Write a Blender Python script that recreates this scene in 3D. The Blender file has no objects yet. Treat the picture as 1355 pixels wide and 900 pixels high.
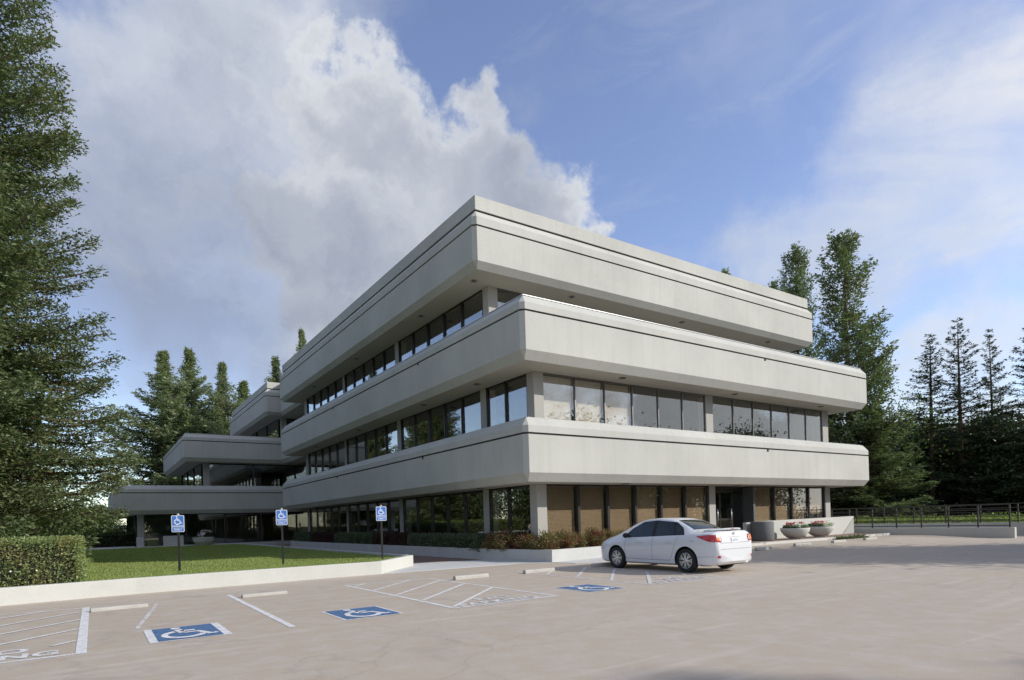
import bpy, bmesh, math, random
import numpy as np
from math import radians as rad, sin, cos, pi
from mathutils import Vector, Matrix
from mathutils.bvhtree import BVHTree
random.seed(7)
S = bpy.context.scene
COL = S.collection

# ------------------------------------------------------------------ materials
def mat(name):
    m = bpy.data.materials.new(name); m.use_nodes = True
    nt = m.node_tree; nt.nodes.clear()
    out = nt.nodes.new('ShaderNodeOutputMaterial')
    return m, nt, out
def N(nt, t, **k):
    n = nt.nodes.new(t)
    for a, b in k.items(): setattr(n, a, b)
    return n
def setin(n, **k):
    for a, b in k.items(): n.inputs[a.replace('_', ' ')].default_value = b
def noise(nt, scale, detail=4, rough=.55, vec=None, dist=0.0):
    n = N(nt, 'ShaderNodeTexNoise')
    n.inputs['Scale'].default_value = scale; n.inputs['Detail'].default_value = detail
    n.inputs['Roughness'].default_value = rough; n.inputs['Distortion'].default_value = dist
    if vec is not None: nt.links.new(vec, n.inputs['Vector'])
    return n.outputs['Fac']
def ramp(nt, fac, stops):
    r = N(nt, 'ShaderNodeValToRGB'); e = r.color_ramp.elements
    while len(e) < len(stops): e.new(.5)
    for i, (p, c) in enumerate(stops):
        e[i].position = p
        e[i].color = (c, c, c, 1) if isinstance(c, (int, float)) else (*c, 1)
    nt.links.new(fac, r.inputs['Fac'])
    return r.outputs['Color']
def mixc(nt, fac, a, b, mode='MIX'):
    m = N(nt, 'ShaderNodeMix', data_type='RGBA', blend_type=mode)
    if isinstance(fac, (int, float)): m.inputs[0].default_value = fac
    else: nt.links.new(fac, m.inputs[0])
    for i, v in ((6, a), (7, b)):
        if isinstance(v, tuple): m.inputs[i].default_value = (*v[:3], 1)
        else: nt.links.new(v, m.inputs[i])
    return m.outputs[2]
def mathn(nt, op, a, b=None, c=None, clamp=False):
    m = N(nt, 'ShaderNodeMath', operation=op); m.use_clamp = clamp
    for i, v in enumerate((a, b, c)):
        if v is None: continue
        if isinstance(v, (int, float)): m.inputs[i].default_value = v
        else: nt.links.new(v, m.inputs[i])
    return m.outputs[0]
def objco(nt, scale=(1, 1, 1), rot=(0, 0, 0)):
    tc = N(nt, 'ShaderNodeNewGeometry')
    mp = N(nt, 'ShaderNodeMapping'); mp.inputs['Scale'].default_value = scale
    mp.inputs['Rotation'].default_value = rot
    nt.links.new(tc.outputs['Position'], mp.inputs['Vector'])
    return mp.outputs['Vector']
def bump(nt, h, strength, dist=.02):
    b = N(nt, 'ShaderNodeBump'); b.inputs['Strength'].default_value = strength
    b.inputs['Distance'].default_value = dist
    nt.links.new(h, b.inputs['Height'])
    return b.outputs['Normal']
def bsdf(nt, out, color, rough=.7, metal=0, spec=.5, normal=None, coat=0):
    p = N(nt, 'ShaderNodeBsdfPrincipled')
    if isinstance(color, tuple): p.inputs['Base Color'].default_value = (*color[:3], 1)
    else: nt.links.new(color, p.inputs['Base Color'])
    if isinstance(rough, (int, float)): p.inputs['Roughness'].default_value = rough
    else: nt.links.new(rough, p.inputs['Roughness'])
    p.inputs['Metallic'].default_value = metal
    p.inputs['Specular IOR Level'].default_value = spec
    p.inputs['Coat Weight'].default_value = coat
    p.inputs['Coat Roughness'].default_value = .04
    if normal is not None: nt.links.new(normal, p.inputs['Normal'])
    nt.links.new(p.outputs[0], out.inputs['Surface'])
    return p
def simple(name, c, rough=.6, metal=0, spec=.5, var=.12, nscale=6, bs=.15, coat=0):
    m, nt, out = mat(name)
    v = objco(nt)
    n = noise(nt, nscale, 5, .6, v)
    d = tuple(x * (1 - var) for x in c); l = tuple(min(1, x * (1 + var)) for x in c)
    col = ramp(nt, n, [(.3, d), (.7, l)])
    bsdf(nt, out, col, rough, metal, spec, bump(nt, noise(nt, nscale * 12, 3, .6, v), bs, .005) if bs else None, coat)
    return m
M = {}
def concrete(name, c, streak=.20, blotch=.09, scale=1.0, bs=.25):
    m, nt, out = mat(name)
    big = noise(nt, .35 * scale, 4, .6, objco(nt))
    st = noise(nt, 1.0, 5, .65, objco(nt, (3.2, 3.2, .16)))
    fine = noise(nt, 14, 4, .7, objco(nt))
    col = mixc(nt, ramp(nt, big, [(.3, 0.), (.7, 1.)]), tuple(x * (1 - blotch) for x in c), tuple(x * (1 + blotch) for x in c))
    col = mixc(nt, mathn(nt, 'MULTIPLY', ramp(nt, st, [(.5, 0.), (.75, 1.)]), streak * 2), col, tuple(x * .78 for x in c))
    col = mixc(nt, .10, col, ramp(nt, fine, [(.3, .25), (.7, .6)]))
    bsdf(nt, out, col, .85, 0, .25, bump(nt, fine, bs, .006))
    return m
M['stucco'] = concrete('painted_stucco', (.485, .48, .435))
M['column'] = concrete('column_paint', (.40, .385, .35), .05, .05)
M['groove'] = simple('groove_sealant', (.045, .043, .036), .9)
M['kerbwall'] = concrete('pale_concrete', (.535, .53, .485), .05, .05, 3)
M['stop'] = concrete('weathered_concrete', (.44, .415, .37), .12, .12, 9)
M['planterwall'] = concrete('grey_concrete', (.50, .50, .48), .06, .08, 3)
M['apron'] = concrete('light_apron_concrete', (.52, .525, .52), .0, .06, 2)
M['rail'] = simple('rail_metal', (.055, .053, .05), .5, .4)
M['post'] = simple('sign_post_metal', (.03, .028, .026), .6, .3)
M['flash'] = simple('white_metal_flashing', (.62, .63, .64), .35, .2)
M['frame'] = simple('bronze_frame', (.05, .045, .04), .38, .6)
M['frame_sunlit'] = simple('sunlit_bronze_frame', (.20, .19, .18), .4, .5)  # bronze frame in a lighter colour, the sun on the mullions painted in
M['door_handle'] = simple('brushed_steel', (.65, .65, .66), .3, 1)
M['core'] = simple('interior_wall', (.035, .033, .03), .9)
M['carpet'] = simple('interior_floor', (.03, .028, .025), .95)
M['blind_tan2'] = simple('darker_tan_blind', (.47, .36, .25), .8, var=.06, nscale=2)
M['blind_tan'] = simple('tan_blind', (.54, .42, .30), .8, var=.06, nscale=2)
M['blind_white'] = simple('white_blind', (.93, .91, .86), .8, var=.03)
M['blind_beige'] = simple('beige_blind', (.75, .66, .55), .8, var=.05)
M['brick'] = None
M['soil'] = simple('soil', (.07, .05, .035), .95, var=.3)
M['bark'] = simple('redwood_bark', (.13, .085, .06), .95, var=.4, nscale=5, bs=.6)
M['bark_grey'] = simple('grey_bark', (.15, .13, .11), .95, var=.4, nscale=5, bs=.6)
M['blue_paint'] = simple('blue_road_paint', (.065, .135, .265), .75, var=.34, nscale=14)
M['sign_blue'] = simple('sign_blue', (.06, .20, .62), .4, var=.02, bs=0)
M['sign_white'] = simple('sign_white', (.82, .83, .86), .4, var=.02, bs=0)
M['lightring'] = simple('downlight_trim', (.10, .095, .085), .5)
M['roofing'] = simple('roof_gravel', (.30, .29, .27), .95, var=.2, nscale=20)
M['soffit'] = concrete('soffit_stucco', (.50, .475, .40), 0, .05, 1)

def m_glass():
    m, nt, out = mat('tinted_window_glass')
    lw = N(nt, 'ShaderNodeLayerWeight'); lw.inputs['Blend'].default_value = .5
    fr = mathn(nt, 'ADD', mathn(nt, 'MULTIPLY', mathn(nt, 'POWER', lw.outputs['Facing'], 4.0), .80), .15)
    tr = N(nt, 'ShaderNodeBsdfTransparent'); tr.inputs[0].default_value = (.91, .895, .86, 1)
    gl = N(nt, 'ShaderNodeBsdfGlossy'); gl.inputs['Roughness'].default_value = .004
    gl.inputs[0].default_value = (.92, .94, .95, 1)
    nt.links.new(bump(nt, noise(nt, .7, 2, .5, objco(nt)), .02, .05), gl.inputs['Normal'])
    mx = N(nt, 'ShaderNodeMixShader')
    nt.links.new(fr, mx.inputs[0]); nt.links.new(tr.outputs[0], mx.inputs[1]); nt.links.new(gl.outputs[0], mx.inputs[2])
    nt.links.new(mx.outputs[0], out.inputs['Surface'])
    return m
M['glass'] = m_glass()

def m_lot():
    m, nt, out = mat('sealed_concrete_paving')
    v = objco(nt)
    big = noise(nt, .12, 5, .6, v, .6)
    mid = noise(nt, .55, 6, .65, objco(nt, (.35, 1.4, 1), (0, 0, .25)), .8)
    mot = noise(nt, 2.4, 5, .7, v, .4)
    fine = noise(nt, 60, 3, .7, v)
    col = mixc(nt, ramp(nt, big, [(.3, 0.), (.72, 1.)]), (.41, .335, .255), (.46, .395, .315))
    col = mixc(nt, mathn(nt, 'MULTIPLY', ramp(nt, mid, [(.42, 0.), (.66, 1.)]), .55), col, (.42, .335, .265))
    col = mixc(nt, mathn(nt, 'MULTIPLY', ramp(nt, mot, [(.45, 0.), (.70, 1.)]), .42), col, (.52, .49, .46))
    sp = noise(nt, 3.3, 3, .5, objco(nt, (1, 1, 1), (0, 0, 1)), 1.5)
    col = mixc(nt, mathn(nt, 'MULTIPLY', ramp(nt, sp, [(.70, 0.), (.78, 1.)]), .35), col, (.22, .19, .165))
    col = mixc(nt, .2, col, ramp(nt, fine, [(.3, (.24, .20, .16)), (.7, (.66, .60, .52))]))
    tr_ = noise(nt, 1.0, 3, .5, objco(nt, (.25, 3.0, 1), (0, 0, -.06)), .3)      # scuffed wheel paths
    col = mixc(nt, mathn(nt, 'MULTIPLY', ramp(nt, tr_, [(.56, 0.), (.68, 1.)]), .30), col, (.56, .51, .45))
    dk = noise(nt, .9, 4, .6, objco(nt, (1.3, .5, 1), (0, 0, .5)), .6)
    col = mixc(nt, mathn(nt, 'MULTIPLY', ramp(nt, dk, [(.58, 0.), (.72, 1.)]), .35), col, (.31, .265, .22))
    # a few shrinkage cracks
    vo = N(nt, 'ShaderNodeTexVoronoi', feature='DISTANCE_TO_EDGE'); vo.inputs['Scale'].default_value = .16
    wv = N(nt, 'ShaderNodeVectorMath', operation='ADD')
    nz = N(nt, 'ShaderNodeTexNoise'); nz.inputs['Scale'].default_value = .7; nz.inputs['Detail'].default_value = 6
    nt.links.new(v, nz.inputs['Vector']); nt.links.new(v, wv.inputs[0]); nt.links.new(nz.outputs['Color'], wv.inputs[1])
    nt.links.new(wv.outputs[0], vo.inputs['Vector'])
    cr = ramp(nt, vo.outputs['Distance'], [(.0, 1.), (.0022, 0.)])
    col = mixc(nt, mathn(nt, 'MULTIPLY', cr, .22), col, (.22, .19, .17))
    bsdf(nt, out, col, ramp(nt, mid, [(.3, .62), (.7, .85)]), 0, .3, bump(nt, fine, .3, .004))
    return m
M['lot'] = m_lot()

def m_brick():
    m, nt, out = mat('brick_paving')
    b = N(nt, 'ShaderNodeTexBrick'); b.inputs['Scale'].default_value = 4.5
    b.inputs['Color1'].default_value = (.20, .125, .095, 1); b.inputs['Color2'].default_value = (.26, .17, .13, 1)
    b.inputs['Mortar'].default_value = (.14, .11, .09, 1); b.inputs['Mortar Size'].default_value = .012
    nt.links.new(objco(nt), b.inputs['Vector'])
    n = noise(nt, 1.5, 4, .6, objco(nt))
    col = mixc(nt, mathn(nt, 'MULTIPLY', n, .4), b.outputs['Color'], (.30, .235, .20))
    bsdf(nt, out, col, .85, 0, .3)
    return m
M['brick'] = m_brick()

def m_turf():
    m, nt, out = mat('lawn_turf')
    v = objco(nt)
    n = noise(nt, .8, 5, .65, v); f = noise(nt, 45, 4, .7, v)
    col = mixc(nt, ramp(nt, n, [(.35, 0.), (.65, 1.)]), (.22, .27, .085), (.30, .33, .12))
    col = mixc(nt, .5, col, ramp(nt, f, [(.3, (.13, .18, .045)), (.7, (.36, .40, .16))]))
    bsdf(nt, out, col, .9, 0, .1, bump(nt, f, .9, .04))
    return m
M['turf'] = m_turf()
def m_ground():
    m, nt, out = mat('mulch_and_grass')
    v = objco(nt); n = noise(nt, .15, 6, .65, v); f = noise(nt, 4, 5, .7, v)
    col = ramp(nt, n, [(.35, (.075, .065, .04)), (.55, (.07, .09, .03)), (.7, (.12, .12, .055))])
    col = mixc(nt, .4, col, ramp(nt, f, [(.3, (.04, .035, .02)), (.7, (.13, .13, .07))]))
    bsdf(nt, out, col, .95, 0, .1, bump(nt, f, .8, .1))
    return m
M['ground'] = m_ground()

def m_leaf(name, c1, c2, c3=None, trans=.3, ns=.5, rough=.55, spec=.3):
    m, nt, out = mat(name)
    g = N(nt, 'ShaderNodeNewGeometry')
    n = noise(nt, ns, 3, .6, g.outputs['Position'])
    col = mixc(nt, g.outputs['Random Per Island'], c1, c2)
    if c3: col = mixc(nt, ramp(nt, n, [(.48, 0.), (.62, 1.)]), col, c3)
    p = N(nt, 'ShaderNodeBsdfPrincipled'); nt.links.new(col, p.inputs['Base Color'])
    p.inputs['Roughness'].default_value = rough; p.inputs['Specular IOR Level'].default_value = spec
    t = N(nt, 'ShaderNodeBsdfTranslucent'); nt.links.new(mixc(nt, 1.0, col, (1.15, 1.35, .7), 'MULTIPLY'), t.inputs[0])
    mx = N(nt, 'ShaderNodeMixShader'); mx.inputs[0].default_value = trans
    nt.links.new(p.outputs[0], mx.inputs[1]); nt.links.new(t.outputs[0], mx.inputs[2])
    nt.links.new(mx.outputs[0], out.inputs['Surface'])
    return m
M['redwood'] = m_leaf('redwood_needles', (.085, .12, .055), (.19, .225, .11), (.16, .18, .08), .28)
M['conifer'] = m_leaf('grey_green_needles', (.10, .135, .07), (.24, .28, .155), (.17, .19, .10), .3)
M['pale_conifer'] = m_leaf('pale_grey_green_needles', (.16, .20, .115), (.37, .41, .26), (.26, .28, .17), .35)
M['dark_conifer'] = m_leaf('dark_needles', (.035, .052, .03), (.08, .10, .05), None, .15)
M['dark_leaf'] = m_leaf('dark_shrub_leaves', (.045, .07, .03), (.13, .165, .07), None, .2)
M['bright_leaf'] = m_leaf('yellow_green_leaves', (.10, .16, .035), (.22, .28, .07), None, .4)
M['hedge'] = m_leaf('glossy_hedge_leaves', (.12, .17, .06), (.36, .42, .18), (.34, .33, .14), .35, 1.6, .32, .6)
M['sage'] = m_leaf('grey_green_hedge_leaves', (.07, .10, .06), (.15, .19, .11), None, .2)
M['darkred'] = m_leaf('dark_red_leaves', (.05, .025, .022), (.10, .05, .04), None, .2)
M['nandina'] = m_leaf('reddish_shrub_leaves', (.13, .15, .05), (.24, .15, .075), (.20, .075, .055), .3, 1.8)
M['grass'] = m_leaf('grass_blades', (.20, .26, .07), (.36, .40, .15), None, .35)
M['petal_red'] = m_leaf('red_petals', (.42, .02, .05), (.55, .05, .12), None, .3)
M['petal_white'] = m_leaf('white_petals', (.6, .62, .6), (.8, .8, .78), None, .3)
M['grasscover'] = m_leaf('ground_cover_leaves', (.12, .17, .04), (.26, .30, .09), None, .4)

def m_linepaint(name, a):
    m, nt, out = mat(name)
    v = objco(nt)
    w = noise(nt, 5, 6, .75, v); f = noise(nt, 40, 4, .7, v)
    col = mixc(nt, mathn(nt, 'MULTIPLY', ramp(nt, w, [(.40, 0.), (.62, 1.)]), a), (.74, .75, .76), (.45, .42, .39))
    col = mixc(nt, mathn(nt, 'MULTIPLY', ramp(nt, f, [(.52, 0.), (.6, 1.)]), a), col, (.42, .38, .34))
    bsdf(nt, out, col, .75, 0, .3)
    return m
M['line'] = m_linepaint('white_road_paint', .6)
M['wornline'] = m_linepaint('worn_white_road_paint', 1.15)

# ------------------------------------------------------------------ mesh helpers
class MB:
    def __init__(s): s.v = []; s.f = []; s.m = []; s.smooth = False
    def add(s, vs, fs, mi=0):
        b = len(s.v); s.v += [tuple(x) for x in vs]
        for f in fs: s.f.append(tuple(b + i for i in f)); s.m.append(mi)
    def box(s, x0, x1, y0, y1, z0, z1, mi=0, M4=None):
        vs = [Vector((x, y, z)) for z in (z0, z1) for y in (y0, y1) for x in (x0, x1)]
        if M4 is not None: vs = [M4 @ v for v in vs]
        s.add(vs, [(0, 2, 3, 1), (4, 5, 7, 6), (0, 1, 5, 4), (2, 6, 7, 3), (0, 4, 6, 2), (1, 3, 7, 5)], mi)
    def prism(s, pts, z0, z1, mi=0):
        n = len(pts)
        s.add([(x, y, z0) for x, y in pts] + [(x, y, z1) for x, y in pts],
              [tuple(range(n))[::-1], tuple(range(n, 2 * n))] + [(i, (i + 1) % n, n + (i + 1) % n, n + i) for i in range(n)], mi)
    def tube(s, pts, r, n=8, mi=0, cap=True):
        pts = [Vector(p) for p in pts]
        rs = r if isinstance(r, (list, tuple)) else [r] * len(pts)
        rings = []; up = Vector((0, 0, 1))
        for i, p in enumerate(pts):
            d = (pts[min(i + 1, len(pts) - 1)] - pts[max(i - 1, 0)])
            if d.length < 1e-9: d = Vector((0, 0, 1))
            d.normalize()
            a = d.cross(up if abs(d.z) < .9 else Vector((1, 0, 0))).normalized(); b = d.cross(a)
            rings.append([p + (a * cos(2 * pi * k / n) + b * sin(2 * pi * k / n)) * rs[i] for k in range(n)])
        vs = [q for rg in rings for q in rg]
        fs = [(i * n + k, i * n + (k + 1) % n, (i + 1) * n + (k + 1) % n, (i + 1) * n + k) for i in range(len(rings) - 1) for k in range(n)]
        if cap: fs += [tuple(range(n))[::-1], tuple(range((len(rings) - 1) * n, len(rings) * n))]
        s.add(vs, fs, mi)
    def lathe(s, prof, n=24, c=(0, 0, 0), sx=1, sy=1, mi=0, axis='z'):
        vs = []
        for r, z in prof:
            for k in range(n):
                a = 2 * pi * k / n
                if axis == 'z': vs.append((c[0] + r * cos(a) * sx, c[1] + r * sin(a) * sy, c[2] + z))
                else: vs.append((c[0] + z, c[1] + r * cos(a), c[2] + r * sin(a)))
        fs = [(i * n + k, i * n + (k + 1) % n, (i + 1) * n + (k + 1) % n, (i + 1) * n + k) for i in range(len(prof) - 1) for k in range(n)]
        s.add(vs, fs, mi)
    def build(s, name, mats, parent=None, smooth=False, loc=None):
        me = bpy.data.meshes.new(name)
        me.from_pydata(s.v, [], s.f)
        if not isinstance(mats, (list, tuple)): mats = [mats]
        for m in mats: me.materials.append(m)
        me.polygons.foreach_set('material_index', s.m)
        if smooth: me.polygons.foreach_set('use_smooth', [True] * len(s.f))
        me.update()
        o = bpy.data.objects.new(name, me); COL.objects.link(o)
        if parent is not None: o.parent = parent
        if loc is not None: o.location = loc
        return o
def bevel(o, w=.02, seg=2, angle=35):
    bm = bmesh.new(); bm.from_mesh(o.data)
    bmesh.ops.recalc_face_normals(bm, faces=bm.faces)
    es = [e for e in bm.edges if len(e.link_faces) == 2 and e.calc_face_angle(0) > rad(angle)]
    bmesh.ops.bevel(bm, geom=es, offset=w, segments=seg, affect='EDGES', profile=.6)
    bm.to_mesh(o.data); bm.free(); return o
def tag(o, label=None, cat=None, group=None, kind=None):
    if label: o['label'] = label
    if cat: o['category'] = cat
    if group: o['group'] = group
    if kind: o['kind'] = kind
    return o
def thing(name, label, cat, loc=(0, 0, 0), rz=0, group=None):
    o = bpy.data.objects.new(name, None); COL.objects.link(o); o.empty_display_size = .3
    o.location = loc; o.rotation_euler = (0, 0, rz)
    return tag(o, label, cat, group)
def dup(root, loc, rz=0, sc=None, label=None, group=None):
    r = root.copy(); COL.objects.link(r); r.location = loc; r.rotation_euler = (0, 0, rz)
    if sc is not None: r.scale = sc if isinstance(sc, (tuple, list)) else (sc, sc, sc)
    if label: r['label'] = label
    if group: r['group'] = group
    for ch in list(root.children):
        c = ch.copy(); COL.objects.link(c); c.parent = r
        for g in ch.children:
            d = g.copy(); COL.objects.link(d); d.parent = c
    return r
def np_mesh(name, V, Q, m, parent=None):
    """V (n,3) float, Q (k,4 or 3) int"""
    me = bpy.data.meshes.new(name)
    k = Q.shape[1]
    me.vertices.add(len(V)); me.vertices.foreach_set('co', V.astype(np.float32).ravel())
    me.loops.add(Q.size); me.loops.foreach_set('vertex_index', Q.astype(np.int32).ravel())
    me.polygons.add(len(Q)); me.polygons.foreach_set('loop_start', np.arange(0, Q.size, k, dtype=np.int32))
    me.polygons.foreach_set('loop_total', np.full(len(Q), k, dtype=np.int32))
    me.materials.append(m); me.update(calc_edges=True)
    o = bpy.data.objects.new(name, me); COL.objects.link(o)
    if parent is not None: o.parent = parent
    return o
def unit(a): return a / (np.linalg.norm(a, axis=1, keepdims=True) + 1e-9)
def leaves(P, D, L, W, rng, flat=0.0):
    """kite shaped leaf quads at P along D; returns verts, quads"""
    n = len(P); D = unit(D)
    R = rng.normal(size=(n, 3)); R[:, 2] *= (1 - flat)
    Wd = unit(np.cross(D, R if flat == 0 else np.cross(D, R) * 0 + np.array([0, 0, 1.]) + R * (1 - flat)))
    L = np.broadcast_to(np.asarray(L, float), (n,))[:, None]; W = np.broadcast_to(np.asarray(W, float), (n,))[:, None]
    a = P; b = P + D * L * .45 + Wd * W * .5; c = P + D * L; d = P + D * L * .45 - Wd * W * .5
    V = np.stack([a, b, c, d], 1).reshape(-1, 3)
    Q = np.arange(4 * n).reshape(-1, 4)
    return V, Q

# ------------------------------------------------------------------ camera, world, sun
YAW, ROLL, F = rad(34.0716), rad(-1.708), 817.64
CAMP = Vector((-12.267, -17.16, 1.52))
fw = Vector((sin(YAW), cos(YAW), 0)); rt = Vector((cos(YAW), -sin(YAW), 0)); up = Vector((0, 0, 1))
r3 = rt * cos(ROLL) + up * sin(ROLL); u3 = up * cos(ROLL) - rt * sin(ROLL)
cd = bpy.data.cameras.new('camera'); cam = bpy.data.objects.new('camera', cd); COL.objects.link(cam)
cd.sensor_width = 36; cd.lens = F / 1355 * 36; cd.shift_y = (688.65 - 450) / 1355; cd.shift_x = .5 / 1355
cd.clip_end = 6000; cd.clip_start = .1
cam.matrix_world = Matrix(((r3.x, u3.x, -fw.x, CAMP.x), (r3.y, u3.y, -fw.y, CAMP.y), (r3.z, u3.z, -fw.z, CAMP.z), (0, 0, 0, 1)))
S.camera = cam
S.view_settings.view_transform = 'Standard'; S.view_settings.look = 'None'
S.view_settings.exposure = .52; S.view_settings.gamma = 1; S.view_settings.use_curve_mapping = False

SUN_EL = rad(26.8); SUN_DIR = Vector((cos(SUN_EL) * .707, -cos(SUN_EL) * .707, sin(SUN_EL)))
sl = bpy.data.lights.new('sun', 'SUN'); sl.energy = 3.1; sl.angle = rad(.5); sl.color = (1, .955, .88)
so = bpy.data.objects.new('sun', sl); COL.objects.link(so); so.rotation_euler = SUN_DIR.to_track_quat('Z', 'Y').to_euler()
so.location = (40, -40, 40)

def sky_world():
    w = bpy.data.worlds.new('World'); S.world = w; w.use_nodes = True
    nt = w.node_tree; nt.nodes.clear()
    out = nt.nodes.new('ShaderNodeOutputWorld')
    sk = N(nt, 'ShaderNodeTexSky'); sk.sky_type = 'NISHITA'; sk.sun_disc = False
    sk.sun_elevation = SUN_EL; sk.sun_rotation = rad(135); sk.altitude = 50
    sk.air_density = 1.0; sk.dust_density = .25; sk.ozone_density = 3.0
    tc = N(nt, 'ShaderNodeTexCoord'); D = tc.outputs['Generated']
    # wispy displacement of the direction
    n1 = N(nt, 'ShaderNodeTexNoise'); n1.inputs['Scale'].default_value = 3.4; n1.inputs['Detail'].default_value = 9; n1.inputs['Roughness'].default_value = .60
    nt.links.new(D, n1.inputs['Vector'])
    sub = N(nt, 'ShaderNodeVectorMath', operation='SUBTRACT'); nt.links.new(n1.outputs['Color'], sub.inputs[0]); sub.inputs[1].default_value = (.5, .5, .5)
    sc = N(nt, 'ShaderNodeVectorMath', operation='SCALE'); nt.links.new(sub.outputs[0], sc.inputs[0]); sc.inputs['Scale'].default_value = .34
    ad = N(nt, 'ShaderNodeVectorMath', operation='ADD'); nt.links.new(D, ad.inputs[0]); nt.links.new(sc.outputs[0], ad.inputs[1])
    n1b = N(nt, 'ShaderNodeTexNoise'); n1b.inputs['Scale'].default_value = 13; n1b.inputs['Detail'].default_value = 7; n1b.inputs['Roughness'].default_value = .6
    nt.links.new(D, n1b.inputs['Vector'])
    sub2 = N(nt, 'ShaderNodeVectorMath', operation='SUBTRACT'); nt.links.new(n1b.outputs['Color'], sub2.inputs[0]); sub2.inputs[1].default_value = (.5, .5, .5)
    sc2 = N(nt, 'ShaderNodeVectorMath', operation='SCALE'); nt.links.new(sub2.outputs[0], sc2.inputs[0]); sc2.inputs['Scale'].default_value = .09
    ad2 = N(nt, 'ShaderNodeVectorMath', operation='ADD'); nt.links.new(ad.outputs[0], ad2.inputs[0]); nt.links.new(sc2.outputs[0], ad2.inputs[1])
    W = ad2.outputs[0]
    def blob(c, r, s, hard):
        d = N(nt, 'ShaderNodeVectorMath', operation='DISTANCE'); nt.links.new(W, d.inputs[0]); d.inputs[1].default_value = c
        mr = N(nt, 'ShaderNodeMapRange', interpolation_type='SMOOTHSTEP'); nt.links.new(d.outputs['Value'], mr.inputs[0])
        mr.inputs[1].default_value = r * hard; mr.inputs[2].default_value = r; mr.inputs[3].default_value = s; mr.inputs[4].default_value = 0
        return mr.outputs[0]
    def union(bl, soft=True):
        acc = None
        for b in bl:
            o = blob(*b)
            if acc is None: acc = o
            else: acc = mathn(nt, 'SUBTRACT', mathn(nt, 'ADD', acc, o), mathn(nt, 'MULTIPLY', acc, o))
        return acc
    soft = union(CLOUDS_THICK); thin = union(CLOUDS_THIN); haze = union(CLOUDS_HAZE)
    mr_ = N(nt, 'ShaderNodeMapRange', interpolation_type='SMOOTHSTEP'); nt.links.new(soft, mr_.inputs[0])
    mr_.inputs[1].default_value = .10; mr_.inputs[2].default_value = .62
    thick = mathn(nt, 'MAXIMUM', mr_.outputs[0], mathn(nt, 'MULTIPLY', haze, ramp(nt, noise(nt, 2.2, 8, .6, W), [(.30, .62), (.62, 1.)])))
    edge = N(nt, 'ShaderNodeMapRange', interpolation_type='SMOOTHSTEP'); nt.links.new(soft, edge.inputs[0])
    edge.inputs[1].default_value = .35; edge.inputs[2].default_value = 1.0; edge.inputs[3].default_value = .07; edge.inputs[4].default_value = -.05
    inn = N(nt, 'ShaderNodeMapRange', interpolation_type='SMOOTHSTEP'); nt.links.new(soft, inn.inputs[0])
    inn.inputs[1].default_value = .0; inn.inputs[2].default_value = .3
    # elsewhere in the dome: scattered cloud
    n3 = noise(nt, 3.0, 9, .6, D, .3)
    b_ = N(nt, 'ShaderNodeVectorMath', operation='DOT_PRODUCT'); nt.links.new(D, b_.inputs[0]); b_.inputs[1].default_value = (-.56, -.83, 0)
    behind = N(nt, 'ShaderNodeMapRange', interpolation_type='SMOOTHSTEP'); nt.links.new(b_.outputs['Value'], behind.inputs[0])
    behind.inputs[1].default_value = -.45; behind.inputs[2].default_value = .0
    scat = mathn(nt, 'MULTIPLY', ramp(nt, n3, [(.45, 0.), (.54, .95)]), behind.outputs[0])
    # streaky veil texture for the thin cloud
    mp = N(nt, 'ShaderNodeMapping'); nt.links.new(D, mp.inputs['Vector'])
    mp.inputs['Rotation'].default_value = (0, rad(-38), rad(20)); mp.inputs['Scale'].default_value = (1.6, 1.6, 5.5)
    n2 = noise(nt, 1.6, 8, .62, mp.outputs[0], .5)
    thin = mathn(nt, 'MULTIPLY', thin, ramp(nt, n2, [(.30, .25), (.66, 1.)]))
    wisps = mathn(nt, 'MULTIPLY', ramp(nt, noise(nt, 2.6, 8, .65, mp.outputs[0], .8), [(.5, 0.), (.8, .5)]), .6)
    dens = mathn(nt, 'MAXIMUM', mathn(nt, 'MAXIMUM', thick, thin), mathn(nt, 'MAXIMUM', scat, wisps), clamp=True)
    # tone inside the cloud: billows, lighter towards the sun side
    bi = noise(nt, 2.6, 7, .55, W)
    dt = N(nt, 'ShaderNodeVectorMath', operation='DOT_PRODUCT'); nt.links.new(D, dt.inputs[0]); dt.inputs[1].default_value = CLOUD_LIGHT
    tone = mathn(nt, 'ADD', mathn(nt, 'MULTIPLY', edge.outputs[0], inn.outputs[0]), mathn(nt, 'ADD', mathn(nt, 'MULTIPLY', bi, .9), mathn(nt, 'MULTIPLY', dt.outputs['Value'], .8)))
    tone = mathn(nt, 'SUBTRACT', tone, blob(CLOUD_SHADE[0], CLOUD_SHADE[1], .125, .05))     # thicker, greyer heart of the cloud bank
    ccol = ramp(nt, tone, CLOUD_RAMP)
    bg1 = N(nt, 'ShaderNodeBackground'); bg1.inputs['Strength'].default_value = .15
    hs = N(nt, 'ShaderNodeHueSaturation'); nt.links.new(sk.outputs[0], hs.inputs['Color']); hs.inputs['Saturation'].default_value = .90
    hs.inputs['Hue'].default_value = .512
    nt.links.new(hs.outputs[0], bg1.inputs['Color'])
    bg2 = N(nt, 'ShaderNodeBackground'); bg2.inputs['Strength'].default_value = CLOUD_STR; nt.links.new(ccol, bg2.inputs['Color'])
    mx = N(nt, 'ShaderNodeMixShader'); nt.links.new(dens, mx.inputs[0]); nt.links.new(bg1.outputs[0], mx.inputs[1]); nt.links.new(bg2.outputs[0], mx.inputs[2])
    nt.links.new(mx.outputs[0], out.inputs['Surface'])
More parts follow.
